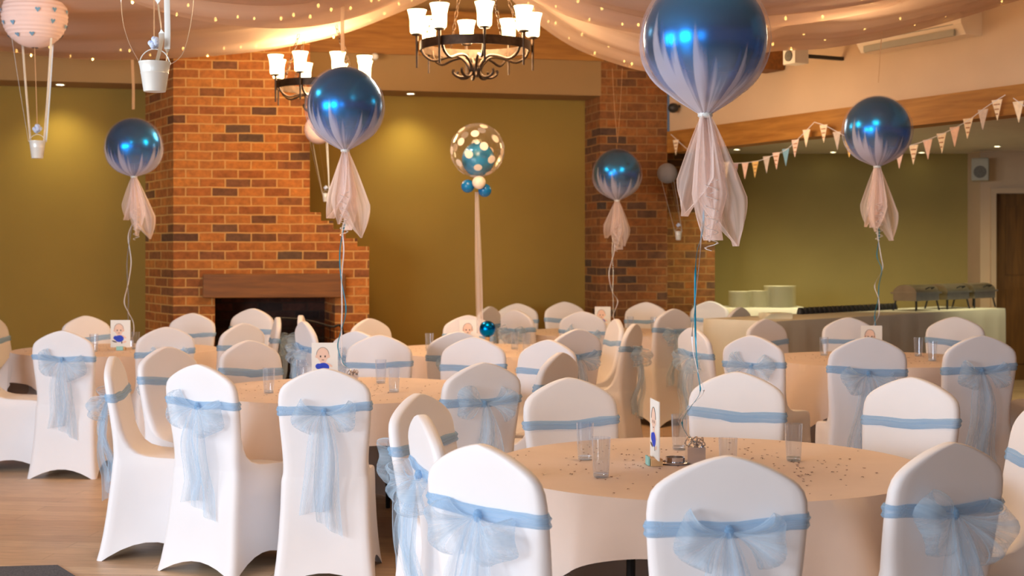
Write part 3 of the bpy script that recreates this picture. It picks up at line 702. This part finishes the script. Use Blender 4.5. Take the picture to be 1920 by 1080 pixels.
# polka dot balloon
Y=10.9; c=at(895,282,Y); r=51/F*Y
root=thing('polka_dot_balloon','clear balloon with white dots and a blue balloon inside, above the centre table','balloon',c)
b=MB(); b.sphere((0,0,0),r,48,28); o=b.obj('clear_balloon',M['clear'],root,smooth=80)
b=MB(); b.sphere((r*.03,0,-r*.33),r*.60,36,22,1.05); b.obj('inner_balloon',M['latexI'],root,smooth=80)
rr=random.Random(5); n=34; 
for k in range(n):
    zz=1-2*(k+.5)/n; a=k*2.39996+.4; q=math.sqrt(1-zz*zz); d=Vector((q*math.cos(a),q*math.sin(a),zz))
    m=d.to_track_quat('Y','Z').to_matrix().to_4x4(); b=MB()
    for ring in range(1): pass
    vs=[]
    for j in range(16):
        v=m@Vector((.155*r*math.cos(2*PI*j/16),r,.155*r*math.sin(2*PI*j/16))); vs.append(v.normalized()*r*1.004)
    cen=d*r*1.006; b.add([cen]+vs,[(0,1+j,1+(j+1)%16) for j in range(16)])
    b.obj('printed_dot',M['latexW'],root,smooth=80)
for (px,py,rp,mn,dy) in ((898,342,12.5,'latexW',-.06),(877,349,12.5,'latexB',0),(909,357,12.5,'latexB',.0)):
    p=at(px,py,Y+dy)-c; b=MB(); b.sphere((0,0,0),rp/F*Y,24,16); b.obj('small_balloon',M[mn],root,smooth=80,loc=p)
b=MB(); p0=at(894,360,Y)-c; p1=at(900,625,Y)-c
rows=[]
for i in range(13):
    t=i/12; p=p0.lerp(p1,t); w=(.014+.012*min(1,t*2)); rows.append([p+Vector((v*w,.008*math.cos(v*5+i*.3),0)) for v in (-1,-.6,-.2,.2,.6,1)])
b.rings(rows,close=False); b.obj('tulle_ribbon',M['tail'],root)
b=MB(); b.box((0,0,.025),(.05,.05,.05)); wl=Vector((axp(900,Y),Y,ZC+.001))-c; b.obj('balloon_weight',M['silver'],root,smooth=0,loc=wl)
# thin tulle ribbons hanging from the drapes
for (pts,Y,lab) in (([(248,112),(250,160),(250,205)],11.2,'short gauzy ribbon hanging from the drape above the leftmost balloon'),([(643,-10),(642,50),(643,100)],8.4,'gauzy ribbon hanging above the balloon by the fireplace'),([(1148,128),(1152,200),(1158,268)],13.0,'left gauzy ribbon of the pair hanging in front of the brick pier'),([(1167,128),(1163,200),(1158,268)],13.0,'right gauzy ribbon of the pair hanging in front of the brick pier'),([(1659,-10),(1652,80),(1647,155)],9.6,'gauzy ribbon hanging above the balloon at right')):
    b=MB(); b.tube(smoothpath([at(x,y,Y) for x,y in pts],5),.011,8,flat=.15); tag(b.obj('hanging_ribbon',M['ribT']),lab,'ribbon','gauzy hanging ribbons')
# ---------------------------------------------------------------- lantern hot air balloons
def bucket(root,p,w,h):
    b=MB(); r1=w/2; r0=r1*.72
    b.lathe([(r0*.97,0),(r0,0.002),(lerp(r0,r1,.62),h*.62),(lerp(r0,r1,.62)*1.03,h*.64),(lerp(r0,r1,.66),h*.67),(r1,h-.004),(r1*1.05,h),(r1*1.05,h+.003),(r1*.96,h+.001),(r0*.93,.01),(.001,.01)],n=36,cap0=True,cap1=True)
    bo=b.obj('bucket',M['bucket'],root,smooth=50,loc=p)
    b=MB(); b.tube([(r1*math.cos(a),0,h*.93+r1*1.05*math.sin(a)) for a in [PI*k/14 for k in range(15)]],w*.02,6); b.obj('bucket_handle',M['bucket'],bo)
def pom(root,p,r):
    b=MB(); q=random.Random(3)
    for k in range(16):
        d=Vector((q.gauss(0,1),q.gauss(0,1),q.gauss(0,1))).normalized()*r*.6; b.sphere(d,r*.42,8,6)
    b.obj('lace_flower',M['pom'],root,loc=p)
def strap(root,pts,w,name='satin_strap',mt='satin'):
    b=MB(); b.tube(smoothpath(pts,8),w/2,8,flat=.12); b.obj(name,M[mt],root)
def lantern(px,py,rp,Y,bx_,by_,bw,bh,lab,hearts=True,lm='lantern'):
    c=at(px,py,Y); r=rp/F*Y; s_=Y/F
    root=thing('lantern_balloon',lab,'paper lantern',c,0,'paper lantern hot air balloon decorations')
    b=MB(); pr=[]; m=44
    for i in range(m+1):
        a=PI*i/m*.93+PI*.035; pr.append((r*math.sin(a)*(1+.012*(-1)**i),r*math.cos(a)))
    b.lathe(pr,n=40,cap0=False,cap1=False); b.obj('paper_lantern',M[lm],root,smooth=20)
    q=random.Random(8)
    if hearts:
        for k in range(20):
            a=k*2*PI/20*2+q.uniform(-.1,.1); zz=(.05,-.3,-.62)[k%3]+q.uniform(-.05,.05); rad=math.sqrt(1-zz*zz); d=Vector((rad*math.cos(a),rad*math.sin(a),zz))
            m4=d.to_track_quat('Y','Z').to_matrix().to_4x4(); hs=r*.085
            vs=[m4@Vector((x*hs,r*1.035,z*hs)) for x,z in ((0,.5),(.5,.95),(1,.5),(0,-1),(-1,.5),(-.5,.95))]
            b=MB(); b.add(vs,[(0,1,2,3),(0,3,4,5)]); b.obj('paper_heart',M['lanternB'],root,smooth=0)
    pb=at(bx_,by_,Y)-c; w=bw*s_; h=bh*s_; zt=pb.z+h
    for a,(lx) in ((0,-.62),(1,.62),(2,-.5),(3,.45)):
        y0=(-.3,-.3,.35,.35)[a]*r; top=Vector((lx*r,y0,-math.sqrt(max(.01,1-lx*lx-.1))*r*.93)); bot=Vector((pb.x+(-.5 if lx<0 else .5)*w,(.2 if y0>0 else -.2)*w,zt-.004))
        strap(root,[top,top.lerp(bot,.5)+Vector((lx*.02*r,0,0)),bot],.018*(bw/31*.75+.25) )
    strap(root,[Vector((0,0,-r*.98)),Vector((pb.x*.6,0,lerp(-r,zt,.5))),Vector((pb.x,0,zt+h*.75))],.006,'cord','ribT')
    pom(root,Vector((pb.x,0,zt+h*.75)),w*.32)
    bucket(root,pb,w,h)
lantern(65,30,60,9.6,70,297,29,32,'white paper lantern with blue hearts and a small bucket at the top left')
lantern(598,243,27,13.0,611,378,13,15,'faint small paper lantern with bucket, behind the fireplace balloon',False)
lantern(1251,325,19,14.2,1272,450,13,16,'small lantern with white bucket hanging before the brick pier, half hidden by tulle',False,'foil_l')
# near bucket whose lantern is above the frame
Y=5.1; c=at(290,-190,Y); root=thing('lantern_balloon','white tin bucket on long satin straps hanging at top left, its lantern above the frame','paper lantern',c,0,'paper lantern hot air balloon decorations')
r=.2; b=MB(); b.lathe([(r*math.sin(PI*i/40*.93+.11)*(1+.012*(-1)**i),r*math.cos(PI*i/40*.93+.11)) for i in range(41)],n=40,cap0=False,cap1=False); b.obj('paper_lantern',M['lantern'],root,smooth=20)
P=lambda x,y,dy=0: at(x,y,Y+dy)-c
strap(root,[P(225,-95),P(228,20),P(240,75),P(262,118)],.009)
strap(root,[P(364,-95),P(362,10),P(345,95),P(318,122)],.009)
strap(root,[P(296,-90,-.05),P(296,0,-.05),P(303,70,-.05),P(293,120,-.04)],.021)
strap(root,[P(312,-90,.03),P(313,0,.03),P(314,70,.03),P(312,118,.03)],.021)
strap(root,[P(289,-90),P(289,70)],.005,'cord','ribT'); pom(root,P(290,80),.024)
bucket(root,P(290,172),57*Y/F,54*Y/F)
# ---------------------------------------------------------------- chandeliers
def chandelier_proto():
    t=thing('chandelier','x','chandelier'); R0=.37
    b=MB(); n=64
    rs=[[Vector((q*math.cos(2*PI*k/n),q*math.sin(2*PI*k/n),z)) for k in range(n)] for q,z in ((R0,-.03),(R0,.03),(R0-.012,.03),(R0-.012,-.03),(R0,-.03))]
    b.rings(rs); b.obj('hoop',M['iron'],t,smooth=30)
    for k in range(8):
        a=2*PI*k/8+.18; ca,sa=math.cos(a),math.sin(a); rr_=R0+.02
        b=MB(); b.tube([(rr_*ca,rr_*sa,-.15),(rr_*ca,rr_*sa,.07)],.010,8,taper=lambda q:.7+.3*q)
        b.lathe([(.008,.06),(.034,.066),(.036,.074),(.02,.078)],(rr_*ca,rr_*sa,0),16)
        b.obj('candle_arm',M['iron'],t)
        b=MB(); b.lathe([(.040,.078),(.045,.085),(.047,.12),(.048,.165),(.054,.2),(.064,.232),(.061,.232),(.050,.2),(.044,.165),(.043,.12),(.040,.09)],(rr_*ca,rr_*sa,0),24,cap0=True,cap1=False); b.obj('lamp_shade',M['shade'],t,smooth=60)
    for k in range(8):
        a=2*PI*k/8+.18; ca,sa=math.cos(a),math.sin(a)
        pts=[(R0*.98,.0),(R0*.93,-.06),(R0*.75,-.10),(R0*.5,-.075),(R0*.3,-.07),(R0*.16,-.11),(R0*.10,-.16),(R0*.16,-.20),(R0*.3,-.205),(R0*.4,-.18),(R0*.39,-.155)]
        b=MB(); b.tube(smoothpath([(p*ca,p*sa,z) for p,z in pts],4),.0095,7); b.obj('scroll_arm',M['iron'],t)
    b=MB(); b.lathe([(.01,-.2),(.03,-.17),(.028,-.12),(.012,-.1)],n=16); b.obj('hub',M['iron'],t)
    for k in range(4):
        a=2*PI*k/4+.5; b=MB(); p0=Vector((R0*math.cos(a),R0*math.sin(a),.03)); p1=Vector((.02*math.cos(a),.02*math.sin(a),.95)); n_=22
        for i in range(n_):
            m_=p0.lerp(p1,(i+.5)/n_); d=(p1-p0).normalized(); sd=d.cross(Vector((0,0,1) if i%2 else (math.sin(a),-math.cos(a),0))).normalized()
            b.tube([m_+d*.026*math.cos(q)+sd*.011*math.sin(q) for q in [2*PI*j/10 for j in range(11)]],.003,5,cap=False)
        b.obj('chain',M['iron'],t)
    b=MB(); b.tube([(0,0,.93),(0,0,1.53)],.012,8); b.lathe([(.06,1.5),(.07,1.535),(.01,1.54)],n=20); b.obj('ceiling_rod',M['iron'],t)
    reg(t); return t
ch=chandelier_proto(); ch.location=(axp(891,9.6),9.6,2.86); tag(ch,'large iron hoop chandelier with lit frosted shades at top centre','chandelier','iron hoop chandeliers')
c2=copy_tree(ch); c2.location=(axp(602,11.9),11.9,2.86); c2.rotation_euler=(0,0,.3); tag(c2,'smaller looking iron chandelier in front of the brick chimney, partly behind a balloon','chandelier','iron hoop chandeliers')
# ---------------------------------------------------------------- ceiling drapes
def drape(hem,Yn,k,lab,seed,pleat=.03):
    """hem: (px,py,Y) along the far lower edge"""
    P=smoothpath([at(*h) for h in hem],10); mb=MB(); rows=[]; nt_=int(k*10)
    for i in range(nt_+1):
        t=i/nt_; row=[]
        for j,p in enumerate(P):
            Yk=lerp(p.y,Yn,t); u=j/(len(P)-1)
            sw=math.sin(PI*u)
            z=p.z+.06*t+(pleat*(math.sin(2*PI*t*k+2*u+seed)+.5*math.sin(2*PI*t*k*2.3+seed*2-1.5*u)))*(.35+.65*sw)*min(1,t*8+.25)
            if i==0: z-=.0
            row.append(Vector((p.x*lerp(1,Yk/p.y if False else .92,t),Yk,z)))
        rows.append(row)
    mb.rings(rows,close=False); o=mb.obj('ceiling_drape',M['voile'],smooth=80); tag(o,lab,'drape','voile ceiling drapes')
    return P
L1=[(-500,30,12.3),(-200,78,12.3),(0,97,12.3),(130,112,12.3),(260,114,12.3),(400,107,12.3),(520,93,12.3),(640,66,12.3),(740,28,12.3),(820,-8,12.3),(890,-50,12.3)]
L2=[(60,-70,8.8),(225,-5,8.8),(300,22,8.8),(400,44,8.8),(500,53,8.8),(580,50,8.8),(660,34,8.8),(740,4,8.8),(860,-60,8.8)]
R1=[(905,-60,11.8),(950,-10,11.6),(1010,45,11.4),(1070,85,11.2),(1130,110,11.0),(1210,132,10.8),(1300,135,10.6),(1380,115,10.4),(1443,95,10.3),(1560,87,10.0),(1713,57,9.8),(1913,-2,9.5),(2050,-50,9.3)]
R2=[(930,-60,9.0),(990,-6,9.0),(1060,28,9.0),(1120,46,8.9),(1200,62,8.8),(1290,66,8.7),(1400,55,8.6),(1520,42,8.4),(1650,18,8.2),(1800,-35,8.0)]
P1=drape(L1,7.0,5,'broad blush voile swag hanging across the top left, its hem above the olive wall',1)
P2=drape(L2,5.6,4,'nearer voile swag at top left between the hanging bucket and the chandelier',2)
P3=drape(R1,7.2,5,'broad blush voile swag sweeping from the chandelier across the top right',3)
P4=drape(R2,5.6,4,'nearer voile swag at top right behind the large balloon',4)
def fairy(P,lab,seed,n=34):
    q=random.Random(seed); root=thing('fairy_lights',lab,'string lights',P[len(P)//2],0,'fairy light strings along the drapes')
    base=P[len(P)//2]; pts=[p-base+Vector((0,-.03+.03*math.sin(i*.9),.04+.035*math.sin(i*.7+seed))) for i,p in enumerate(P)]
    b=MB(); b.tube(pts,.0015,5); b.obj('wire',M['ribT'],root)
    for k in range(n):
        t=(k+q.uniform(.1,.9))/n*(len(pts)-1); i=int(t); p=pts[i].lerp(pts[min(i+1,len(pts)-1)],t-i)
        b=MB(); b.sphere((0,0,0),.0062+.003*q.random(),8,6,1.5); b.obj('bulb',M['bulb'],root,loc=p+Vector((0,-.012,q.uniform(-.02,.05))))
fairy(P1,'warm fairy lights along the hem of the top left swag',1); fairy(P2,'warm fairy lights along the nearer top left swag',2,22)
fairy(P3,'warm fairy lights along the hem of the top right swag',3); fairy(P4,'warm fairy lights along the nearer top right swag',4,22)
# ---------------------------------------------------------------- bunting
root=thing('bunting','string of small patterned pennant flags looped along the pine lintel','bunting',rw(2,.12,2.5))
base=Vector(root.location)
def onW(px,py,off=.12):
    o=rw(0,off); k=(px-960)/F; t=(k*o.y-o.x)/(RD.x-k*RD.y); p=o+RD*t; return Vector((p.x,p.y,H+(YH-py)/F*p.y))
segs=[[(1258,252),(1300,288),(1340,303),(1380,306),(1420,302),(1450,291),(1475,280),(1500,257),(1527,229)],[(1527,229),(1548,236),(1575,250),(1620,274),(1670,281),(1710,272),(1745,260),(1780,245),(1815,226),(1850,200),(1885,178)],[(1900,184),(1930,205),(1970,225)]]
b=MB()
for sg in segs: b.tube([p-base for p in smoothpath([onW(*q) for q in sg],6)],.003,5)
b.obj('cord',M['ribW'],root)
fl_=[(1267,262,0),(1361,304,0),(1378,307,5),(1397,305,1),(1416,302,4),(1437,293,2),(1455,286,1),(1473,279,3),(1491,262,1),(1512,243,0),(1544,234,0),(1569,247,2),(1592,261,4),(1687,280,1),(1713,272,0),(1739,262,1),(1765,250,0),(1790,238,1),(1815,222,0),(1843,205,2),(1869,187,0),(1909,190,0)]
for i,(x,y_,c_) in enumerate(fl_):
    p=onW(x,y_)-base; w=.052; hh=.155; tl=0.25*math.sin(i*1.3)
    side=RD
    vs=[p-side*w,p+side*w,p+side*w*.15*tl*4+Vector((0,0,-hh))]; nn=Vector((-RD.y,RD.x,0))*.002
    b=MB(); b.add(vs+[v+nn for v in vs],[(0,1,2),(5,4,3),(0,3,4,1),(1,4,5,2),(2,5,3,0)]); f=b.obj('flag',FL[c_],root,smooth=0)
    if i%2==0:
        b=MB(); tn=-nn*1.0
        nd=-Vector((-RD.y,RD.x,0))*.0015
        for s3 in (nd,-nd*2.6):
            for q in range(3):
                zc=-.03-.035*q; ww=w*(1+zc/hh)*.75
                b.add([p-side*ww+Vector((0,0,zc))+s3,p+side*ww+Vector((0,0,zc))+s3,p+side*ww*.95+Vector((0,0,zc-.01))+s3,p-side*ww*.95+Vector((0,0,zc-.01))+s3],[(0,1,2,3)])
        b.obj('printed_stripes',M['print'],f,smooth=0)
# ---------------------------------------------------------------- wall fittings
WA=math.atan2(RD.y,RD.x)
def on_wall(name,px,py,lab,cat):
    p=onW(px,py,0); return thing(name,lab,cat,p,WA)
# local frame: x along wall toward camera, -y ... into hall is (local) side; find sign
inl=-1 # hall side is local -y? checked below
nh=rw(0,1)-rw(0,0); loc_n=Matrix.Rotation(-WA,3,'Z')@nh; SG=1 if loc_n.y>0 else -1
t=on_wall('air_conditioner',1712,85,'long pale wall-mounted air conditioner high on the cream wall','air conditioner')
tA,tB=rw_t(1640),rw_t(1838); L=tB-tA; zA=0
a=MB(); prof=[(0,.0),(0,.27),(.17,.27),(.21,.2),(.21,.08),(.16,.0)]
vs=[(-L*.37,SG*y_,z-.02) for y_,z in prof]+[(L*.63,SG*y_,z-.02) for y_,z in prof]; n=6
a.add(vs,[tuple(range(n)),tuple(range(2*n-1,n-1,-1))]+[(i,(i+1)%n,n+(i+1)%n,n+i) for i in range(n)]); a.obj('casing',M['ac'],t,smooth=20)
a=MB(); a.box((L*.13,SG*.195,.0),(L*.86,.02,.05)); a.box((L*.13,SG*.2,.06),(L*.86,.02,.008)); a.obj('louvre',M['spk'],t,smooth=0)
t=on_wall('truss_end',1470,112,'dark brown end of a roof truss beam on the cream wall behind the big balloon','beam')
a=MB(); a.box((-.1,SG*.235,0),(.26,.42,.2)); a.obj('timber_end',M['mantel'],t,smooth=0)
t=thing('wall_speaker','small white loudspeaker beside the truss end on the cream wall','loudspeaker',onW(1492,106,.45),WA)
a=MB(); a.box((0,0,0),(.16,.14,.13)); a.obj('cabinet',M['spkW'],t,smooth=0)
a=MB(); a.lathe([(.045,0),(.045,.012),(.01,.016)],n=20); o=a.obj('speaker_cone',M['grille'],t); o.location=(0.0,SG*.07,0); o.rotation_euler=(-SG*PI/2,0,0)
a=MB(); a.box((.06,-SG*.23,0),(.03,.44,.03)); a.obj('bracket',M['dark'],t,smooth=0)
t=on_wall('spotlight',1275,203,'small dark spotlight on the cream wall beside the brick pier','spotlight')
a=MB(); a.sphere((0,SG*.08,0),.055,16,10,.9); a.obj('lamp_head',M['dark'],t)
a=MB(); a.tube([(0,0,.02),(0,SG*.08,.02)],.012,8); a.obj('bracket',M['dark'],t)
t=on_wall('air_grille',1800,52,'x','vent'); bpy.data.objects.remove(t)
p=at(1838,318,16.4); t=thing('corner_speaker','grey loudspeaker high in the corner left of the brown door','loudspeaker',p,-.35)
a=MB(); a.box((0,0,0),(.19,.17,.26)); o=a.obj('cabinet',M['spk'],t,smooth=0); bv=o.modifiers.new('b','BEVEL'); bv.width=.015; bv.segments=3
a=MB(); a.lathe([(.07,0),(.07,.01),(.02,.014)],n=24); o=a.obj('speaker_cone',M['grille'],t); o.location=(0,-.085,-.03); o.rotation_euler=(PI/2,0,0)
a=MB(); a.box((.05,.14,0),(.03,.14,.04)); a.obj('bracket',M['dark'],t,smooth=0)
# ceiling / soffit downlights
def downl(p,lab):
    t=thing('downlight',lab,'downlight',p,0,'recessed downlights')
    a=MB(); a.lathe([(.035,-.004),(.045,-.006),(.047,0),(.035,0)],n=24,cap0=False,cap1=False); a.obj('bezel',M['white'],t)
    a=MB(); a.lathe([(.001,-.003),(.035,-.003),(.035,-.0005)],n=20); a.obj('lamp',M['down'],t)
for px,lab in ((113,'recessed downlight in the bulkhead soffit at far left'),(770,'recessed downlight in the bulkhead soffit at centre')):
    for it in range(1):
        k=(px-960)/F; off=.25; Yk=(13.24+.243*4.7+off/math.cos(TH))/(1-.243*k); X=k*Yk
    downl((X,Yk,3.07),lab)
    l=bpy.data.lights.new('soffit_spot','SPOT'); l.energy=36; l.color=(1,.90,.42); l.spot_size=R(120); l.spot_blend=1; l.shadow_soft_size=.09
    lo=bpy.data.objects.new('soffit_spot',l); COL.objects.link(lo); lo.location=(X,Yk-.06,3.03); lo.rotation_euler=(R(4),0,0)
for px,py,lab in ((1382,280,'recessed downlight in the buffet ceiling, leftmost, under the lintel'),(1562,285,'recessed downlight in the buffet ceiling left of the right balloon'),(1728,287,'recessed downlight in the buffet ceiling right of the right balloon'),(1870,274,'recessed downlight in the buffet ceiling nearest the door')):
    Yk=(2.65-H)*F/(YH-py); X=axp(px,min(Yk,16.85)); Yk=min(Yk,16.85); downl((X,Yk,2.65),lab)
    l=bpy.data.lights.new('buffet_spot','SPOT'); l.energy=170 if px==1382 else 60; l.color=(1,.92,.55); l.spot_size=R(95); l.spot_blend=1; l.shadow_soft_size=.04
    lo=bpy.data.objects.new('buffet_spot',l); COL.objects.link(lo); lo.location=(X,min(Yk,16.3)-2.1,2.6); lo.rotation_euler=(R(34),0,0)  # added spots, set forward of the downlights; first boosted to brighten the plates
b=MB(); p=at(703,106,13.85); b.sphere((0,0,0),.035,14,8); b.tube([(0,0,0),(0,.1,0.02)],.012,6); o=b.obj('ceiling_sensor',M['white'],loc=p); tag(o,'tiny white sensor on the pine beam left of the chandelier','sensor')
# ---------------------------------------------------------------- buffet
ZB=.9
def buffet(name,P4_,lab):
    mb=MB(); n=len(P4_); c=sum((Vector(p) for p in P4_),Vector((0,0)))/n; rs=[]
    def ring(sc_,z,wav=0):
        out=[]; 
        for i in range(n):
            a=Vector(P4_[i]); b_=Vector(P4_[(i+1)%n]); m=int((b_-a).length/.05)+1
            nn=Vector((b_.y-a.y,a.x-b_.x)).normalized()
            for j in range(m):
                p=a.lerp(b_,j/m); w_=wav*(math.sin(j*.9+i)+.5*math.sin(j*2.1)); out.append(Vector((p.x+nn.x*(w_+sc_),p.y+nn.y*(w_+sc_),z)))
        return out
    rs=[ring(.01,.02,.008),ring(.004,.4,.006),ring(.002,.8,.003),ring(.001,ZB-.02,0),ring(-.004,ZB,0)]
    mb.rings(rs,True,False,True); o=mb.obj(name,M['buffet'],smooth=50); tag(o,lab,'table'); return o
A0=Vector((2.21,12.2)); A1=Vector((5.14,15.0)); nrm=Vector((-.69,.72))*.75
buffet('buffet_table',[A0,A1,A1+nrm,A0+nrm],'long buffet table under a pale floor-length cloth in front of the olive grey wall')
buffet('side_table',[(1.95,14.95),(3.1,14.95),(3.1,15.65),(1.95,15.65)],'cloth covered side table carrying the plate stacks beside the brick return')
def stack(px,yt,w,n,lab,round_=True):
    Y=15.3; X=axp(px,Y); zt=at(px,yt,Y).z; hgt=zt-ZB; root_=None
    n=max(4,int(hgt/.0135))
    proto=None
    for k in range(n):
        if proto is None:
            b=MB(); r_=w/2/F*Y; b.lathe([(r_*.55,0),(r_*.6,.001),(r_,.009),(r_,.0115),(r_*.6,.004),(.001,.004)],n=28); proto=b.obj('dinner_plate',M['plate'])
            o=proto
        else: o=proto.copy(); COL.objects.link(o)
        o.location=(X,Y,ZB+.001+k*hgt/n)
        tag(o,lab,'plate',lab.split(' in the ')[1] if ' in the ' in lab else lab)
stack(1388,546,44,0,'round china plate in the left plate stack behind the buffet')
stack(1424,545,40,0,'round china plate in the middle plate stack behind the buffet')
stack(1462,536,60,0,'round china plate in the tallest plate stack behind the buffet')
# row of upturned cups along the back edge of the buffet
a0=Vector((A0.x,A0.y,0))+Vector((nrm.x,nrm.y,0))*.86; dr_=(A1-A0).normalized()
pr=None
for k in range(22):
    s0=1.32+k*.078
    if pr is None:
        b=MB(); b.lathe([(.034,0),(.036,.004),(.028,.045),(.02,.062),(.001,.064)],n=18); pr=b.obj('coffee_cup',M['dark']); o=pr
    else: o=pr.copy(); COL.objects.link(o)
    o.location=(a0.x+dr_.x*s0,a0.y+dr_.y*s0,ZB+.001); tag(o,'small dark upturned cup in the row along the back edge of the buffet','cup','dark cups in a row on the buffet')
cf=thing('chafing_dish','x','chafing dish')
b=MB(); b.box((0,0,.16),(.50,.30,.09)); b.obj('pan',M['steel'],cf,smooth=0)
b=MB(); pts=[]
rs=[]
for i in range(11):
    a=PI*i/10; rs.append([Vector((x,.155*math.cos(a),.205+.095*math.sin(a))) for x in (-.25,-.245,0,.245,.25)])
b.rings(rs,close=False); 
for sx in(-.25,.25): b.add([Vector((sx,.155*math.cos(PI*i/10),.205+.095*math.sin(PI*i/10))) for i in range(11)],[tuple(range(11))])
ld=b.obj('roll_lid',M['steel'],cf,smooth=50)
b=MB(); b.tube([(-.06,-.16,.25),(-.06,-.2,.27),(.06,-.2,.27),(.06,-.16,.25)],.008,6); b.obj('lid_handle',M['black'],ld)
for sx in(-1,1):
    for sy in(-1,1):
        b=MB(); b.tube([(sx*.22,sy*.13,.13),(sx*.25,sy*.15,.0)],.01,6); b.obj('leg',M['black'],cf)
b=MB(); b.box((0,0,.205),(.56,.34,.02)); b.obj('rim',M['steel'],cf,smooth=0); reg(cf)
for i,(px,lab) in enumerate(((1718,'left chafing dish with rolled steel lid on the buffet'),(1776,'middle chafing dish with rolled steel lid on the buffet'),(1826,'right chafing dish with rolled steel lid near the buffet end'))):
    o=cf if i==0 else copy_tree(cf)
    k=(px-960)/F; mA=Vector((A0.x,A0.y))+nrm*.5; tt=(k*mA.y-mA.x)/(dr_.x-k*dr_.y); p=mA+dr_*tt
    o.location=(p.x,p.y,ZB+.001); o.scale=(.86,.86,.86); o.rotation_euler=(0,0,R(43)); tag(o,lab,'chafing dish','chafing dishes on the buffet')
# folded napkins heap at the buffet's near left end
b=MB(); p=A0+dr_*.45+nrm*.4
for k in range(5): b.box((0,0,.006+.010*k),(.26-.01*k,.20,.009),Matrix.Rotation(.1*k,4,'Z'))
o=b.obj('napkin_pile',M['plate'],smooth=0,loc=(p.x,p.y,ZB)); tag(o,'low pile of folded cream napkins at the near end of the buffet','napkins')
b=MB(); Yq=K/(869-YH); b.lathe([(.001,.001),(.052,.001),(.055,.004),(.05,.006),(.034,.006),(.034,.022),(.03,.022),(.03,.01),(.001,.01)],n=32); tag(b.obj('candle_dish',M['silver'],loc=(axp(1266,Yq),Yq,ZC+.001)),'shiny round silver dish beside the edge-on card on the front table','dish')
# floor mat
b=MB(); mt_=[Vector(((x-960)/F*Y_,Y_)) for x,Y_ in ((-300,6.72),(108,6.84),(150,6.55),(200,6.0),(-300,6.0))]
prism(b,[(p.x,p.y) for p in mt_],.0,.008); tag(b.obj('floor_mat',M['mat'],smooth=0),'grey speckled carpet mat on the wooden floor at the bottom left corner','mat')
# ---------------------------------------------------------------- lights
def area(loc,target,sx,sy,power,col,name):
    l=bpy.data.lights.new(name,'AREA'); l.shape='RECTANGLE'; l.size=sx; l.size_y=sy; l.energy=power; l.color=col
    o=bpy.data.objects.new(name,l); COL.objects.link(o); o.location=loc; o.rotation_euler=(Vector(target)-Vector(loc)).to_track_quat('-Z','Y').to_euler(); return o
DAY=(.80,.90,1.0)
area((-5.7,-1.6,1.9),(-.3,6.5,1.1),2.4,1.9,365,DAY,'daylight_area')
area((-1.6,-3.2,1.9),(.6,7,1.1),2.0,1.9,45,DAY,'daylight_area')
area((-6.3,3.2,1.9),(0,8.5,.9),2.6,1.7,185,DAY,'daylight_area')  # added panel, not a known window, to lighten far chairs' left sides
def point(loc,p,col=(1,.62,.30),r=.25):
    l=bpy.data.lights.new('warm_glow','POINT'); l.energy=p; l.color=col; l.shadow_soft_size=r
    o=bpy.data.objects.new('warm_glow',l); COL.objects.link(o); o.location=loc
WARM=(1,.69,.38)
point((axp(891,9.6),9.6,3.0),110,WARM); point((axp(602,11.9),11.9,3.0),90,WARM)
point((.7,5.2,3.3),62,WARM); point((2.0,8.4,2.9),40,WARM); point((-2.6,7.7,3.2),62,WARM); point((1.6,12.0,2.7),28,WARM)  # first: unseen chandelier over front table; others: added warm fill without fixtures
wd=bpy.data.worlds.new('room_light'); S.world=wd; wd.use_nodes=True; bg=wd.node_tree.nodes['Background']; bg.inputs[0].default_value=(.62,.66,.75,1); bg.inputs[1].default_value=.13
# ---------------------------------------------------------------- camera
cam=bpy.data.cameras.new('camera'); co=bpy.data.objects.new('camera',cam); COL.objects.link(co); co.location=(0,0,H); co.rotation_euler=(PI/2,0,0)
cam.sensor_width=36; cam.lens=F/1920*36; cam.shift_y=(YH-540)/1920; cam.clip_end=100
cam.dof.use_dof=True; cam.dof.focus_distance=5.4; cam.dof.aperture_fstop=5.0
S.camera=co
S.view_settings.view_transform='Standard'; S.view_settings.look='None'; S.view_settings.gamma=1; S.view_settings.exposure=.12; S.view_settings.use_curve_mapping=False
